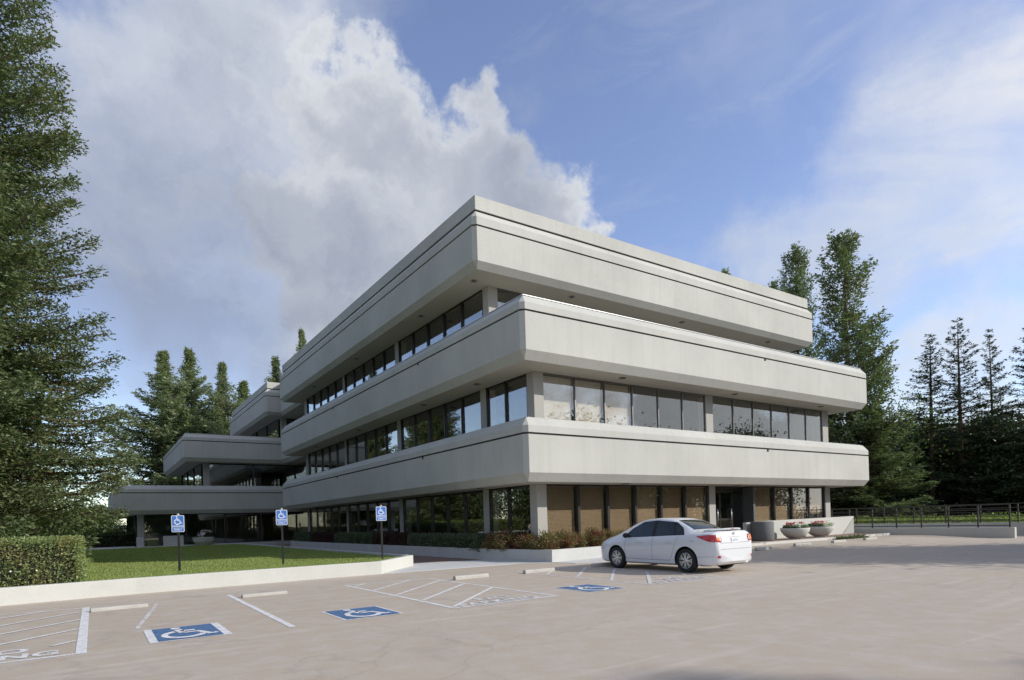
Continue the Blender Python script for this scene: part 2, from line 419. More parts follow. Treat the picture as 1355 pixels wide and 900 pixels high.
CLOUDS_HAZE = [((0.173, 0.804, 0.568), 0.162, 0.95, 0.20), ((0.097, 0.912, 0.398), 0.198, 0.90, 0.20), ((0.108, 0.812, 0.574), 0.155, 0.95, 0.10), ((0.011, 0.835, 0.550), 0.117, 0.80, 0.00), ((0.087, 0.876, 0.475), 0.185, 0.85, 0.10), ((0.054, 0.929, 0.365), 0.205, 0.80, 0.00), ((0.144, 0.953, 0.266), 0.211, 0.90, 0.10), ((0.002, 0.975, 0.223), 0.183, 0.60, 0.00), ((0.283, 0.924, 0.256), 0.184, 0.90, 0.20), ((0.291, 0.727, 0.622), 0.073, 0.35, 0.00), ((0.493, 0.657, 0.570), 0.054, 0.30, 0.00), ]
CLOUDS_THICK = [((0.192, 0.812, 0.552), 0.093, 0.42, 0.00), ((0.253, 0.794, 0.553), 0.100, 1.00, 0.00), ((0.322, 0.773, 0.546), 0.099, 1.00, 0.00), ((0.392, 0.772, 0.501), 0.114, 1.00, 0.00), ((0.460, 0.743, 0.486), 0.093, 1.00, 0.00), ((0.523, 0.704, 0.480), 0.093, 1.00, 0.00), ((0.588, 0.675, 0.446), 0.085, 1.00, 0.00), ((0.638, 0.651, 0.411), 0.056, 1.00, 0.00), ((0.448, 0.699, 0.558), 0.057, 0.75, 0.00), ((0.408, 0.710, 0.575), 0.036, 0.60, 0.00), ((0.249, 0.860, 0.445), 0.143, 1.00, 0.00), ((0.186, 0.892, 0.411), 0.133, 0.40, 0.00), ((0.316, 0.874, 0.369), 0.155, 1.00, 0.00), ((0.446, 0.790, 0.421), 0.153, 1.00, 0.00), ((0.249, 0.912, 0.325), 0.124, 0.60, 0.00), ]
CLOUDS_THIN = [((0.851, 0.275, 0.448), 0.155, 0.85, 0.10), ((0.895, 0.263, 0.360), 0.127, 0.80, 0.10), ((0.845, 0.371, 0.385), 0.135, 0.75, 0.10), ((0.809, 0.461, 0.364), 0.116, 0.65, 0.10), ((0.781, 0.322, 0.536), 0.136, 0.50, 0.00), ((0.674, 0.462, 0.576), 0.130, 0.35, 0.00), ((0.897, 0.390, 0.205), 0.097, 0.95, 0.30), ((0.926, 0.314, 0.210), 0.097, 0.95, 0.30), ((0.892, 0.429, 0.141), 0.085, 0.90, 0.20), ((0.952, 0.274, 0.138), 0.079, 0.90, 0.20), ((0.779, 0.509, 0.366), 0.085, 0.50, 0.10), ((0.929, 0.352, 0.111), 0.136, 0.80, 0.10), ((0.069, 0.986, 0.149), 0.199, 0.45, 0.10), ((0.899, 0.391, 0.196), 0.115, 0.85, 0.10), ((0.927, 0.315, 0.201), 0.113, 0.85, 0.10), ((0.895, 0.430, 0.120), 0.094, 0.80, 0.10), ((0.959, 0.258, 0.117), 0.093, 0.80, 0.10), ((0.851, 0.208, 0.482), 0.094, 0.70, 0.10), ]
CLOUD_SHADE = ((0.216, 0.896, 0.388), 0.315)
CLOUD_LIGHT = (.30, -.1, .35)
CLOUD_RAMP = [(.36, (.40, .45, .58)), (.52, (.60, .645, .74)), (.66, (.86, .90, .96)), (.80, (1.05, 1.06, 1.08))]
CLOUD_STR = .57

sky_world()

# ------------------------------------------------------------------ setting: ground, lot, paths
def ss(t): t = max(0, min(1, t)); return t * t * (3 - 2 * t)
def zg(x, y): return .14 * ss((x - 3) / 9) * ss((y + 6.2) / 3.6)
b = MB()
xs = [-3000, -300, -60, -30, 30, 60, 100, 300, 3000]
b.add([(x, y, -.06) for x in xs for y in xs], [(i * 9 + j, (i + 1) * 9 + j, (i + 1) * 9 + j + 1, i * 9 + j + 1) for i in range(8) for j in range(8)])
tag(b.build('ground', M['ground']), kind='structure')
b = MB(); nx, ny = 90, 70
X = np.linspace(-60, 60, nx); Y = np.linspace(-70, -1.05, ny); Y = np.where(Y > -8, Y, Y)
Y = np.concatenate([np.linspace(-70, -10, 14), np.linspace(-9.5, -1.05, 30)]); X = np.concatenate([np.linspace(-60, 0, 12), np.linspace(1, 24, 40), np.linspace(26, 60, 8)])
b.add([(x, y, zg(x, y)) for x in X for y in Y], [(i * len(Y) + j, (i + 1) * len(Y) + j, (i + 1) * len(Y) + j + 1, i * len(Y) + j + 1) for i in range(len(X) - 1) for j in range(len(Y) - 1)])
tag(b.build('parking_lot', M['lot'], smooth=True), kind='structure')
b = MB(); b.add([(-60, -1.05, 0), (9, -1.05, 0), (9, 5, 0), (-60, 5, 0)], [(0, 1, 2, 3)])
o = tag(b.build('parking_lot_edge', M['lot']), kind='structure')
# light concrete apron and crossing ramp in front of the plaza
b = MB(); b.prism([(-4.9, .72), (-.1, .6), (1.0, -.05), (1.15, -1.1), (3.2, -1.6), (6.0, -1.6), (6.0, 2.2), (.35, 3.7), (-2.6, 4.2)], -.02, .012)
tag(b.build('entry_apron', M['apron']), kind='structure')
b = MB(); b.prism([(-2.65, 4.15), (.3, 3.6), (.3, 31), (2.5, 31), (2.5, 37.9), (-2.3, 37.9), (-2.65, 34)], 0, .018)
tag(b.build('brick_walk', M['brick']), kind='structure')
# brick entrance pavement on the right, with a pale kerb edge
pv = MB()
def pz(x): return .14 * ss((x - 3) / 9) + .10
XS = np.linspace(6.0, 23.25, 24)
pv.add([(x, y, pz(x)) for x in XS for y in (-1.0, 4.0)], [(i * 2, i * 2 + 2, i * 2 + 3, i * 2 + 1) for i in range(23)])
pv.add([(6.0, -1.0, 0), (6.0, 4, 0), (6.0, 4, pz(6)), (6.0, -1.0, pz(6))], [(0, 1, 2, 3)])
tag(pv.build('brick_pavement', M['brick']), kind='structure')
kb = MB()
kb.add([v for x in XS for v in ((x, -1.2, zg(x, -1.2) - .05), (x, -1.2, pz(x) + .006), (x, -.98, pz(x) + .006))], [(i * 3, i * 3 + 3, i * 3 + 4, i * 3 + 1) for i in range(23)] + [(i * 3 + 1, i * 3 + 4, i * 3 + 5, i * 3 + 2) for i in range(23)])
tag(kb.build('pavement_kerb', M['kerbwall']), kind='structure')
# lawn, raised behind the kerb wall
LAWN = [(-30, -.5), (-13.6, .45), (-11.45, .75), (-9.8, .85), (-5.0, 1.0), (-3.1, 3.2), (-3.0, 5.3), (-3.0, 17), (-2.95, 28), (-3.0, 33.5), (-4.6, 36.6), (-8.6, 37.9), (-13, 37.2), (-22, 34), (-40, 30), (-40, -.5)]
b = MB(); b.prism(LAWN, -.02, .30); tag(b.build('lawn', M['turf']), kind='structure')
b = MB(); b.prism([(-3.0, 33.5), (-2.6, 34), (-2.3, 38), (3, 38), (3, 43), (-40, 43), (-40, 32), (-22, 34.02), (-13, 37.22), (-8.6, 37.92), (-4.6, 36.62)], 0, .31)
tag(b.build('footpath', M['planterwall']), kind='structure')
# grass blades on the part of the lawn the photograph looks across
rng = np.random.default_rng(3)
n = 150000
gx = rng.uniform(-14.2, -3.1, n); gy = .7 + (rng.random(n) ** 1.5) * 34
k = (gx + gy * .0 < -3.05) & ~((gx > -5.1) & (gy < 1 + (gx + 5) * 1.15)) & (gy > .95)
gx, gy = gx[k], gy[k]; n = len(gx)
P = np.stack([gx, gy, np.full(n, .295)], 1); D = np.stack([rng.normal(0, .35, n), rng.normal(0, .35, n), np.ones(n)], 1)
V, Q = leaves(P, D, rng.uniform(.03, .075, n), .012 + gy * .0006, rng)
tag(np_mesh('grass', V, Q, M['grass']), 'short mown green grass of the lawn', 'grass', kind='stuff')

# kerb wall along the lawn (retaining), one mesh
def wall_path(pts, th, z0, z1, name, m, label, cat, bev=.02, parent=None):
    """thick wall following a polyline; pts = front face, thickness to the left"""
    P2 = [Vector((p[0], p[1])) for p in pts]; off = []
    for i, p in enumerate(P2):
        ds = []
        if i > 0: ds.append((P2[i] - P2[i - 1]).normalized())
        if i < len(P2) - 1: ds.append((P2[i + 1] - P2[i]).normalized())
        d = sum(ds, Vector((0, 0))).normalized(); nn = Vector((-d.y, d.x))
        k = 1 / max(.4, nn.dot(Vector((-ds[0].y, ds[0].x))))
        off.append(p + nn * th * k)
    b = MB(); b.prism([tuple(p) for p in P2] + [tuple(p) for p in off[::-1]], z0, z1)
    o = b.build(name, m, parent)
    bevel(o, bev, 2)
    if label: tag(o, label, cat)
    return o
wall_path([(-40, -1.6), (-20, -.6), (-14, .1), (-11.45, .47), (-9.8, .57), (-7.4, .67), (-5.0, .75), (-2.85, 3.1), (-2.85, 4.6)], .20, -.05, .385, 'retaining_wall', M['kerbwall'],
          'long low cream concrete wall holding the lawn above the parking lot', 'low wall')
wall_path([(-2.85, 4.62), (-2.85, 17), (-2.8, 28), (-2.78, 33.5)], .17, -.05, .385, 'lawn_edging', M['planterwall'],
          'thin concrete edging on the building side of the lawn', 'lawn edging', .012)

# painted markings (flat on the lot)
def G2(x, y, dz=.004): return (x, y, zg(x, y) + dz)
def strip(b, p, q, w, dz=.004, mi=0):
    p = Vector(p); q = Vector(q); d = (q - p).normalized(); nn = Vector((-d.y, d.x)) * w / 2
    b.add([G2(*(p - nn), dz), G2(*(q - nn), dz), G2(*(q + nn), dz), G2(*(p + nn), dz)], [(0, 1, 2, 3)], mi)
def text_mesh(body, size, off=.0):
    cu = bpy.data.curves.new('lettering', 'FONT'); cu.body = body; cu.size = size; cu.align_x = 'CENTER'; cu.align_y = 'CENTER'; cu.offset = off
    cu.space_character = 1.08; cu.resolution_u = 3
    o = bpy.data.objects.new('lettering', cu); COL.objects.link(o)
    dg = bpy.context.evaluated_depsgraph_get(); dg.update()
    me = bpy.data.meshes.new_from_object(o.evaluated_get(dg))
    vs = [tuple(v.co) for v in me.vertices]; fs = [tuple(p.vertices) for p in me.polygons]
    bpy.data.objects.remove(o); bpy.data.curves.remove(cu); bpy.data.meshes.remove(me)
    return vs, fs
def text_to(b, body, size, fn, off=0, sx=1, sy=1, mi=0):
    vs, fs = text_mesh(body, size, off)
    b.add([fn(x * sx, y * sy) for x, y, z in vs], fs, mi)
def wheelchair(b, fn, s=1.0, lw=.085, mi=0):
    """access symbol in a unit square centred on 0, drawn with strokes"""
    def stroke(pts, w):
        pts = [Vector(p) for p in pts]; L = []; R = []
        for i, p in enumerate(pts):
            d = (pts[min(i + 1, len(pts) - 1)] - pts[max(i - 1, 0)]).normalized(); nn = Vector((-d.y, d.x)) * w / 2
            L.append(p + nn); R.append(p - nn)
        n = len(pts)
        b.add([fn(v.x * s, v.y * s) for v in L + R], [(n + i, n + i + 1, i + 1, i) for i in range(n - 1)], mi)
    c = (-.05, -.16); r = .27
    stroke([(c[0] + r * cos(a), c[1] + r * sin(a)) for a in np.linspace(rad(112), rad(338), 22)], lw)
    stroke([(-.10, .27), (-.055, -.045)], lw * 1.15)
    stroke([(-.075, .115), (.13, .115)], lw * .85)
    stroke([(-.06, -.04), (.16, -.04), (.285, -.335), (.385, -.295)], lw)
    b.add([fn((-.115 + .075 * cos(a)) * s, (.385 + .075 * sin(a)) * s) for a in np.linspace(0, 2 * pi, 15)[:-1]], [tuple(range(14))], mi)
def hatch(x0, x1, ytop, ybot, m, wl, wr, nm):
    b = MB()
    strip(b, (x0, ytop), (x0, ybot), wl); strip(b, (x1, ytop), (x1, ybot), wr)
    w = .085
    strip(b, (x0 + wl / 2 + .002, ybot + w / 2), (x1 - wr / 2 - .002, ybot + w / 2), w)
    strip(b, (x0 + wl / 2 + .002, ytop - w / 2), (x1 - wr / 2 - .002, ytop - w / 2), w)
    W = x1 - x0
    for k in range(-2, 5):
        ys = ybot + .1 + k * 1.27
        a = (x0 + .05, ys + .05); c = (x1 - .07, ys + W - .07)
        if ys < ybot:                                   # clipped at the bottom line, and stopped short of the words
            t = ybot + .95 - ys; a = (x0 + t, ys + t)
            if a[0] > x1 - .2: continue
        if c[1] > ytop - .05:
            t = c[1] - (ytop - .09); c = (c[0] - t, c[1] - t)
        if c[0] - a[0] > .15: strip(b, a, c, w, .008)
    return tag(b.build(nm, m), kind='structure')
hatch(-14.9, -12.44, -1.85, -7.66, M['line'], .11, .12, 'aisle_marking')
hatch(-7.03, -4.72, -1.80, -7.56, M['line'], .09, .08, 'aisle_marking')
hatch(-2.02, .36, -2.2, -7.56, M['wornline'], .08, .08, 'aisle_marking')
for (cx, m) in ((-13.55, 'line'), (-5.95, 'wornline'), (-.85, 'wornline')):
    b = MB(); fn = lambda x, y, cx=cx, cy=-6.86: G2(cx + x, cy + y, .006)
    text_to(b, 'NO', .46, lambda x, y: fn(x + .16, y), .018, 1.0, 1.0)
    fn = lambda x, y, cx=cx, cy=-7.31: G2(cx + x, cy + y, .006)
    text_to(b, 'PARKING', .46, fn, .018, .86, 1.0)
    tag(b.build('pavement_lettering', M[m]), kind='structure')
b = MB(); strip(b, (-9.75, -1.75), (-9.80, -7.5), .10); tag(b.build('stall_line', M['line']), kind='structure')
b = MB(); strip(b, (-11.2, -2.2), (-11.75, -5.9), .07); tag(b.build('faded_stall_line', m_linepaint('faded_paint', 1.9)), kind='structure')
for x0, x1, y0, y1 in ((-11.68, -10.64, -7.48, -6.14), (-8.98, -7.95, -7.47, -6.2), (-3.92, -2.88, -7.6, -6.36)):
    b = MB(); cx, cy = (x0 + x1) / 2, (y0 + y1) / 2
    b.add([G2(x0, y0), G2(x1, y0), G2(x1, y1), G2(x0, y1)], [(0, 1, 2, 3)], 0)
    ix, iy = .11 if x0 < -11 else .05, .045
    b.add([G2(x0 + ix, y0 + iy, .008), G2(x1 - ix, y0 + iy, .008), G2(x1 - ix, y1 - iy, .008), G2(x0 + ix, y1 - iy, .008)], [(0, 1, 2, 3)], 1)
    wheelchair(b, lambda x, y: G2(cx + x * .95, cy + y * 1.18, .012), 1.0, .095, 0)
    tag(b.build('access_symbol_marking', [M['line'], M['blue_paint']]), kind='structure')

# ------------------------------------------------------------------ the office building
bld = thing('office_building', 'three-storey pale grey stucco office building with deep overhanging bands and ribbon windows', 'office building', (0, 0, 0))
def foot(x1, wl, y0):
    """counter-clockwise outline of one storey's band: main block, recessed link and rear wing"""
    return [(0, y0), (x1, y0), (x1, 55.3), (wl, 55.3), (wl, 38.5), (1.4, 38.5), (1.4, 32.8), (0, 32.8)]
def cham(pts, c=.145):
    out = []; n = len(pts)
    for i in range(n):
        a, p, q = Vector(pts[i - 1]), Vector(pts[i]), Vector(pts[(i + 1) % n])
        u, v = (p - a).normalized(), (q - p).normalized()
        if u.cross(v) > 0: out += [tuple(p - u * c), tuple(p + v * c)]
        else: out.append(tuple(p))
    return out
def inset(pts, e):
    out = []; n = len(pts)
    for i in range(n):
        a, p, q = Vector(pts[i - 1]), Vector(pts[i]), Vector(pts[(i + 1) % n])
        u, v = (p - a).normalized(), (q - p).normalized()
        n1, n2 = Vector((-u.y, u.x)), Vector((-v.y, v.x))
        m = (n1 + n2); m = m / m.dot(n1) if m.length > 1e-6 else n1
        out.append(tuple(p + m * e))
    return out
def sweep(b, pts, prof):
    n = len(pts); rings = [inset(pts, e) for e, z, mi in prof]
    base = len(b.v)
    for rg, (e, z, mi) in zip(rings, prof): b.v += [(x, y, z) for x, y in rg]
    for k in range(len(prof) - 1):
        for i in range(n):
            j = (i + 1) % n
            b.f.append((base + k * n + i, base + k * n + j, base + (k + 1) * n + j, base + (k + 1) * n + i)); b.m.append(prof[k + 1][2])
LV = [(3.15, -11.05, 0.0), (7.38, -6.2, 0.0), (11.51, .2, 2.975)]     # underside crease height, wing's left end, front setback
for li, (zc, wl, y0) in enumerate(LV):
    pts = cham(foot(23.37, wl, y0))
    low = (.24, zc - (.30 if li < 2 else .24))
    if li < 2:
        prof = [(*low, 0), (0, zc, 0), (0, zc + 1.32, 0), (.05, zc + 1.325, 1), (.05, zc + 1.385, 1), (0, zc + 1.39, 0), (0, zc + 1.63, 0), (.24, zc + 1.93, 0), (.30, zc + 1.95, 0), (.62, zc + 1.95, 0), (.62, zc + 1.2, 0)]
    else:
        prof = [(*low, 0), (0, zc, 0), (0, zc + 1.32, 0), (.05, zc + 1.325, 1), (.05, zc + 1.385, 1), (0, zc + 1.39, 0), (0, zc + 1.70, 0), (.22, zc + 1.985, 0),
                (.27, zc + 1.99, 1), (.27, zc + 2.06, 1), (.20, zc + 2.065, 0), (.20, zc + 2.60, 0), (.24, zc + 2.62, 0), (.6, zc + 2.62, 0), (.6, zc + 1.6, 0)]
    b = MB(); sweep(b, pts, prof); b.build('fascia', [M['stucco'], M['groove']], bld)
    # slab (its underside is the soffit), and the deck or roof above
    b = MB(); b.prism(inset(foot(23.37, wl, y0), .25), zc - (.295 if li < 2 else .235), zc + .0); so_ = b.build('soffit', M['soffit'], bld)
    b = MB(); b.prism(inset(foot(23.37, wl, y0), .5), zc + (1.2 if li < 2 else 1.6), zc + (1.3 if li < 2 else 1.7)); b.build('roof', M['roofing'], bld)
    # white metal flashing on top of the band
    if li < 2:
        b = MB(); sweep(b, pts, [(.235, zc + 1.955, 0), (.235, zc + 1.975, 0), (.50, zc + 1.985, 0), (.50, zc + 1.955, 0)]) if li == 1 else sweep(b, pts, [(.30, zc + 1.953, 0), (.30, zc + 1.96, 0), (.50, zc + 1.965, 0)])
        b.build('flashing', M['flash'], bld)
    # recessed downlights under the slab
    zs = low[1] + .003 if li == 2 else low[1]
    for (x, y) in [(5.4, .75), (12.6, .75), (19.9, .75), (.75, 4.3), (.75, 9.2), (.75, 17.8), (.75, 26.2)]:
        b = MB(); b.lathe([(.16, -.012), (.16, .02), (.11, .02), (.10, -.004), (.0, -.004)], 16, (x, y + y0 if y < 1 else y, zs), mi=0)
        b.build('downlight', M['lightring'], bld)
for (x, y, z) in ((13.9, -.03, 4.42), (13.9, -.03, 8.67)):
    b = MB(); b.box(x - .05, x + .05, y, y + .08, z - .04, z + .06); b.build('drain_spout', M['groove'], bld)
for (y, z) in ((7.9, 4.42), (19.6, 4.42), (8.1, 8.67), (20, 8.67)):
    b = MB(); b.box(-.03, .05, y - .05, y + .05, z - .04, z + .06); b.build('drain_spout', M['groove'], bld)
ZF = [(.30, 2.853), (4.35, 7.083), (8.58, 11.278)]     # window sill and head of each storey
FX = [(1.5, 21.87)] * 3
glass_count = 0
def window(ax, c0, c1, plane, z0, z1, blind=None, thick=.055, nm='window', fm='frame'):
    """one pane between c0 and c1 along x ('x': facing -y) or along y ('y': facing -x)"""
    b = MB()
    g = .03
    if ax == 'x': b.box(c0 + g, c1 - g, plane + .03, plane + .042, z0, z1)
    else: b.box(plane + .03, plane + .042, c0 + g, c1 - g, z0, z1)
    w = b.build(nm, M['glass'], bld)
    b = MB(); t = thick
    if ax == 'x':
        b.box(c1 - t / 2, c1 + t / 2, plane - (.05 if t > .08 else .015), plane + .07, z0, z1)
        b.box(c0 + t / 2 + .001, c1 - t / 2 - .001, plane - .01, plane + .07, z1 - .06, z1 - .001); b.box(c0 + t / 2 + .001, c1 - t / 2 - .001, plane - .01, plane + .07, z0, z0 + .06)
    else:
        b.box(plane - .05, plane + .09, c1 - t / 2, c1 + t / 2, z0, z1)
        b.box(plane - .01, plane + .07, c0 + t / 2 + .001, c1 - t / 2 - .001, z1 - .06, z1 - .001); b.box(plane - .01, plane + .07, c0 + t / 2 + .001, c1 - t / 2 - .001, z0, z0 + .06)
    b.build('window_frame', M[fm], w)
    if blind:
        m, zb = blind; b = MB()
        i0, i1 = c0 + .10, c1 - .10
        n = max(1, int((z1 - .07 - zb) / .05)); zz = np.linspace(zb, z1 - .07, n + 1)
        for k in range(n):                                  # slightly tilted slats
            y0_, y1_ = plane + .13, plane + .152
            if ax == 'x': b.add([(i0, y0_, zz[k]), (i1, y0_, zz[k]), (i1, y1_, zz[k + 1] + .002), (i0, y1_, zz[k + 1] + .002)], [(0, 1, 2, 3)])
            else: b.add([(y0_, i0, zz[k]), (y0_, i1, zz[k]), (y1_, i1, zz[k + 1] + .002), (y1_, i0, zz[k + 1] + .002)], [(0, 1, 2, 3)])
        b.build('blind', M[m], w)
    return w
def column(x0, x1, y0, y1, z0, z1):
    b = MB(); b.box(x0, x1, y0, y1, z0, z1); o = b.build('column', M['column'], bld); bevel(o, .012, 1); return o
rb = random.Random(5)
for li in range(3):
    z0, z1 = ZF[li]; s = LV[li][2]; y = 1.5 + s
    # front columns
    for x0, x1 in ((1.5, 1.97), (11.38, 11.9), (21.3, 21.87)): column(x0, x1, y - .04, y + .42, z0, z1)
    bays = [(1.97, 11.38, 6), (11.9, 21.3, 6)]
    for bi_, (a, c, n) in enumerate(bays):
        for k in range(n):
            w0, w1 = a + (c - a) * k / n, a + (c - a) * (k + 1) / n
            bl = None
            if li == 0:
                if bi_ == 1 and k < 2: continue              # the entrance
                bl = (rb.choice(('blind_tan', 'blind_tan', 'blind_tan2')), z0 + rb.choice((.05, .05, .10, .22)))
                if bi_ == 1 and k == 5: bl = ('blind_tan', z0 + 1.1)
            if li == 1 and bi_ == 0:
                bl = {0: ('blind_white', z0 + .05), 1: ('blind_white', 5.28), 2: ('blind_beige', 5.2)}.get(k)
            if li == 2 and not (bi_ == 0 and k < 3): continue
            window('x', w0, w1, y, z0, z1, bl, thick=.11 if li == 0 else .042, fm='frame' if li == 0 else 'frame_sunlit')
    if li == 2:
        b = MB(); b.box(6.7, 11.37, y + .03, y + .042, z0, z1); b.box(11.91, 21.29, y + .03, y + .042, z0, z1)
        b.build('window_strip', M['glass'], bld)
    # left side columns and windows
    cols = [(4.74, 5.25), (13.42, 13.95), (22.0, 22.4), (30.6, 31.3)]
    if li == 2: seq = [(4.99, 5.25, 0)]
    x = 1.5
    if li < 2:
        for k in range(2): window('y', 1.95 + s + k * 1.395, 1.95 + s + (k + 1) * 1.395, x, z0, z1)
        column(x - .04, x + .42, 4.74, 5.25, z0, z1)
        nb = 5; a0 = 5.25
    else:
        nb = 5; a0 = 4.97
    for (a, c) in ((a0, 13.42), (13.95, 22.0), (22.4, 30.6)):
        for k in range(nb):
            w0, w1 = a + (c - a) * k / nb, a + (c - a) * (k + 1) / nb
            window('y', w0, w1, x, z0, z1)
    for a, c in cols[1:]: column(x - .04, x + .42, a, c, z0, z1)
    # link and wing glazing
    wl = LV[li][1] + 1.5
    b = MB(); b.box(2.93, 2.942, 31.3, 40, z0, z1); b.build('window', M['glass'], bld)
    cx0 = wl + .15
    column(cx0, cx0 + .45, 39.96, 40.42, z0, z1)
    n = max(1, int((2.9 - cx0 - .5) / 2.6))
    for k in range(n):
        a = cx0 + .45 + (2.9 - cx0 - .45) * k / n; c = cx0 + .45 + (2.9 - cx0 - .45) * (k + 1) / n
        window('x', a, c, 40, z0, z1, thick=.08)
    for k in range(3):
        window('y', 40.6 + k * 4.4, 40.6 + (k + 1) * 4.4, wl, z0, z1, thick=.08)
    # plain rear and right walls
    b = MB(); b.box(21.88, 22.0, y + .5, 53.8, z0, z1 - .002); b.box(wl + .01, 21.87, 53.8, 53.9, z0, z1 - .002); b.build('rear_wall', M['stucco'], bld)
    # dark interior: core walls, floor finish
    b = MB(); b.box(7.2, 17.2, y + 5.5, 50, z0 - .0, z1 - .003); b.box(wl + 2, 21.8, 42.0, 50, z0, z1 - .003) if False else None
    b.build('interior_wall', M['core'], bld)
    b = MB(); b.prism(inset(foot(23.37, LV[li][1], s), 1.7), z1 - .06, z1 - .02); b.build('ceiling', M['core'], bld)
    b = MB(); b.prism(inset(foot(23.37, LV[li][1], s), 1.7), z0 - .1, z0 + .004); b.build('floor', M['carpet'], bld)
    if li:
        b = MB(); sweep(b, foot(23.37, LV[li][1] if li else 0, s), [(1.46, z0 - .3, 0), (1.46, z0, 0), (1.62, z0, 0)]); b.build('sill', M['stucco'], bld)
# a few office things seen behind the panes, second floor
b = MB(); b.box(9.2, 9.5, 1.66, 1.95, 5.05, 5.38); tag(b.build('cardboard_box', simple('cardboard', (.45, .27, .15), .9)), 'small brown carton standing inside a second-floor window of the front', 'box')
# plinth under the ground floor glazing
b = MB(); sweep(b, inset(foot(23.37, -11.05, 0), 1.46), [(0, -.05, 0), (0, .30, 0), (.16, .30, 0)]); b.build('plinth', M['stucco'], bld)
# entrance: recessed glass doors, reveal wall on the right
z0, z1 = ZF[0]
dark = simple('shaded_reveal', (.085, .088, .09), .6)  # shade on the side of the recess is put into this dark colour
b = MB(); b.box(11.905, 12.0, 1.6, 2.1, z0, z1); b.build('reveal_panel', dark, bld)
b = MB(); b.box(14.80, 14.95, 1.46, 2.2, z0, z1); b.build('reveal_panel', dark, bld)
b = MB(); b.box(12.0, 14.79, 1.62, 2.9, .24, .305); b.build('threshold', M['brick'], bld)
b = MB(); b.box(12.0, 14.79, 2.04, 2.14, 2.62, 2.85); b.build('transom', M['frame'], bld)
for x0, x1, hx in ((12.02, 13.0, 12.72), (13.02, 13.95, 13.78)):
    b = MB(); b.box(x0 + .05, x1 - .05, 2.095, 2.107, .40, 2.55); d = b.build('door', M['glass'], bld)
    b = MB()
    b.box(x0, x0 + .05, 2.07, 2.13, .31, 2.61); b.box(x1 - .05, x1, 2.07, 2.13, .31, 2.61)
    b.box(x0 + .051, x1 - .051, 2.07, 2.13, .31, .42); b.box(x0 + .051, x1 - .051, 2.07, 2.13, 2.55, 2.61); b.box(x0 + .051, x1 - .051, 2.07, 2.13, 1.22, 1.30)
    b.build('door_frame', M['frame'], d)
    b = MB(); b.tube([(hx, 2.07, .75), (hx, 2.0, .78), (hx, 2.0, 1.75), (hx, 2.07, 1.78)], .03, 8); b.build('door_handle', M['door_handle'], d, True)
b = MB(); b.box(14.0, 14.76, 2.095, 2.107, .31, 2.6); sl_ = b.build('side_light', M['glass'], bld)
b = MB(); b.box(13.955, 13.995, 2.07, 2.13, .31, 2.61); b.box(14.765, 14.795, 2.07, 2.13, .31, 2.61); b.build('window_frame', M['frame'], sl_)
# rooftop plant room well back from the edge is not visible; nothing added

# low ramp wall below the front windows, with handrail
b = MB(); b.add([(14.82, .58, .1), (22.6, .58, .1), (22.6, .78, .1), (14.82, .78, .1), (14.82, .58, 1.13), (22.6, .58, 1.19), (22.6, .78, 1.19), (14.82, .78, 1.13)],
               [(3, 2, 1, 0), (4, 5, 6, 7), (0, 1, 5, 4), (2, 3, 7, 6), (1, 2, 6, 5), (3, 0, 4, 7)])
b.add([(12.95, .58, .1), (14.82, .58, .1), (14.82, .78, .1), (12.95, .78, .1), (12.95, .58, 1.08), (14.82, .58, 1.13), (14.82, .78, 1.13), (12.95, .78, 1.08)],
      [(3, 2, 1, 0), (4, 5, 6, 7), (0, 1, 5, 4), (2, 3, 7, 6), (3, 0, 4, 7)])
rw = tag(b.build('ramp_wall', M['kerbwall']), 'pale concrete ramp wall right of the entrance, behind the two flower bowls', 'low wall')
hr = MB()
for dy in (0, .55):
    for dz in (0, .28): hr.tube([(18.2, .9 + dy, .62 + dz), (19.2, .9 + dy, 1.45 + dz), (19.5, .9 + dy, 1.48 + dz)], .02, 6)
    hr.tube([(19.5, .9 + dy, .3), (19.5, .9 + dy, 1.76)], .02, 6); hr.tube([(18.25, .9 + dy, .3), (18.25, .9 + dy, .94)], .02, 6)
tag(hr.build('stair_handrail', M['rail'], smooth=True), 'short slanting dark handrail at the right end of the pale ramp wall', 'handrail')
# lower entry things beside the wing
for x0, x1, y0, y1, z, lab in ((-7.8, -6.4, 37.9, 38.15, 1.10, 'grey entry wall below the wing, just right of the first sign post'), (-9.5, -9.0, 39.6, 39.95, 1.05, 'narrow grey pier wall below the left end of the wing')):
    b = MB(); b.box(x0, x1, y0, y1, .25, z); o = b.build('entry_wall', M['planterwall']); bevel(o, .015, 1); tag(o, lab, 'low wall')
b = MB(); b.box(-8.75, -7.95, 40.6, 40.9, .3, 1.36); o = b.build('utility_cabinet', simple('grey_cabinet', (.30, .29, .26), .6)); bevel(o, .02, 1)
tag(o, 'square grey utility cabinet in the shade under the wing', 'cabinet')
b = MB(); b.lathe([(0, 0), (.5, 0), (.72, .3), (.78, .62), (.70, .62), (.62, .5), (0, .48)], 24, (-5.2, 36.3, .3)); o = b.build('concrete_planter', M['planterwall'], smooth=False)
tag(o, 'round grey concrete planter standing in shade in front of the wing', 'planter')

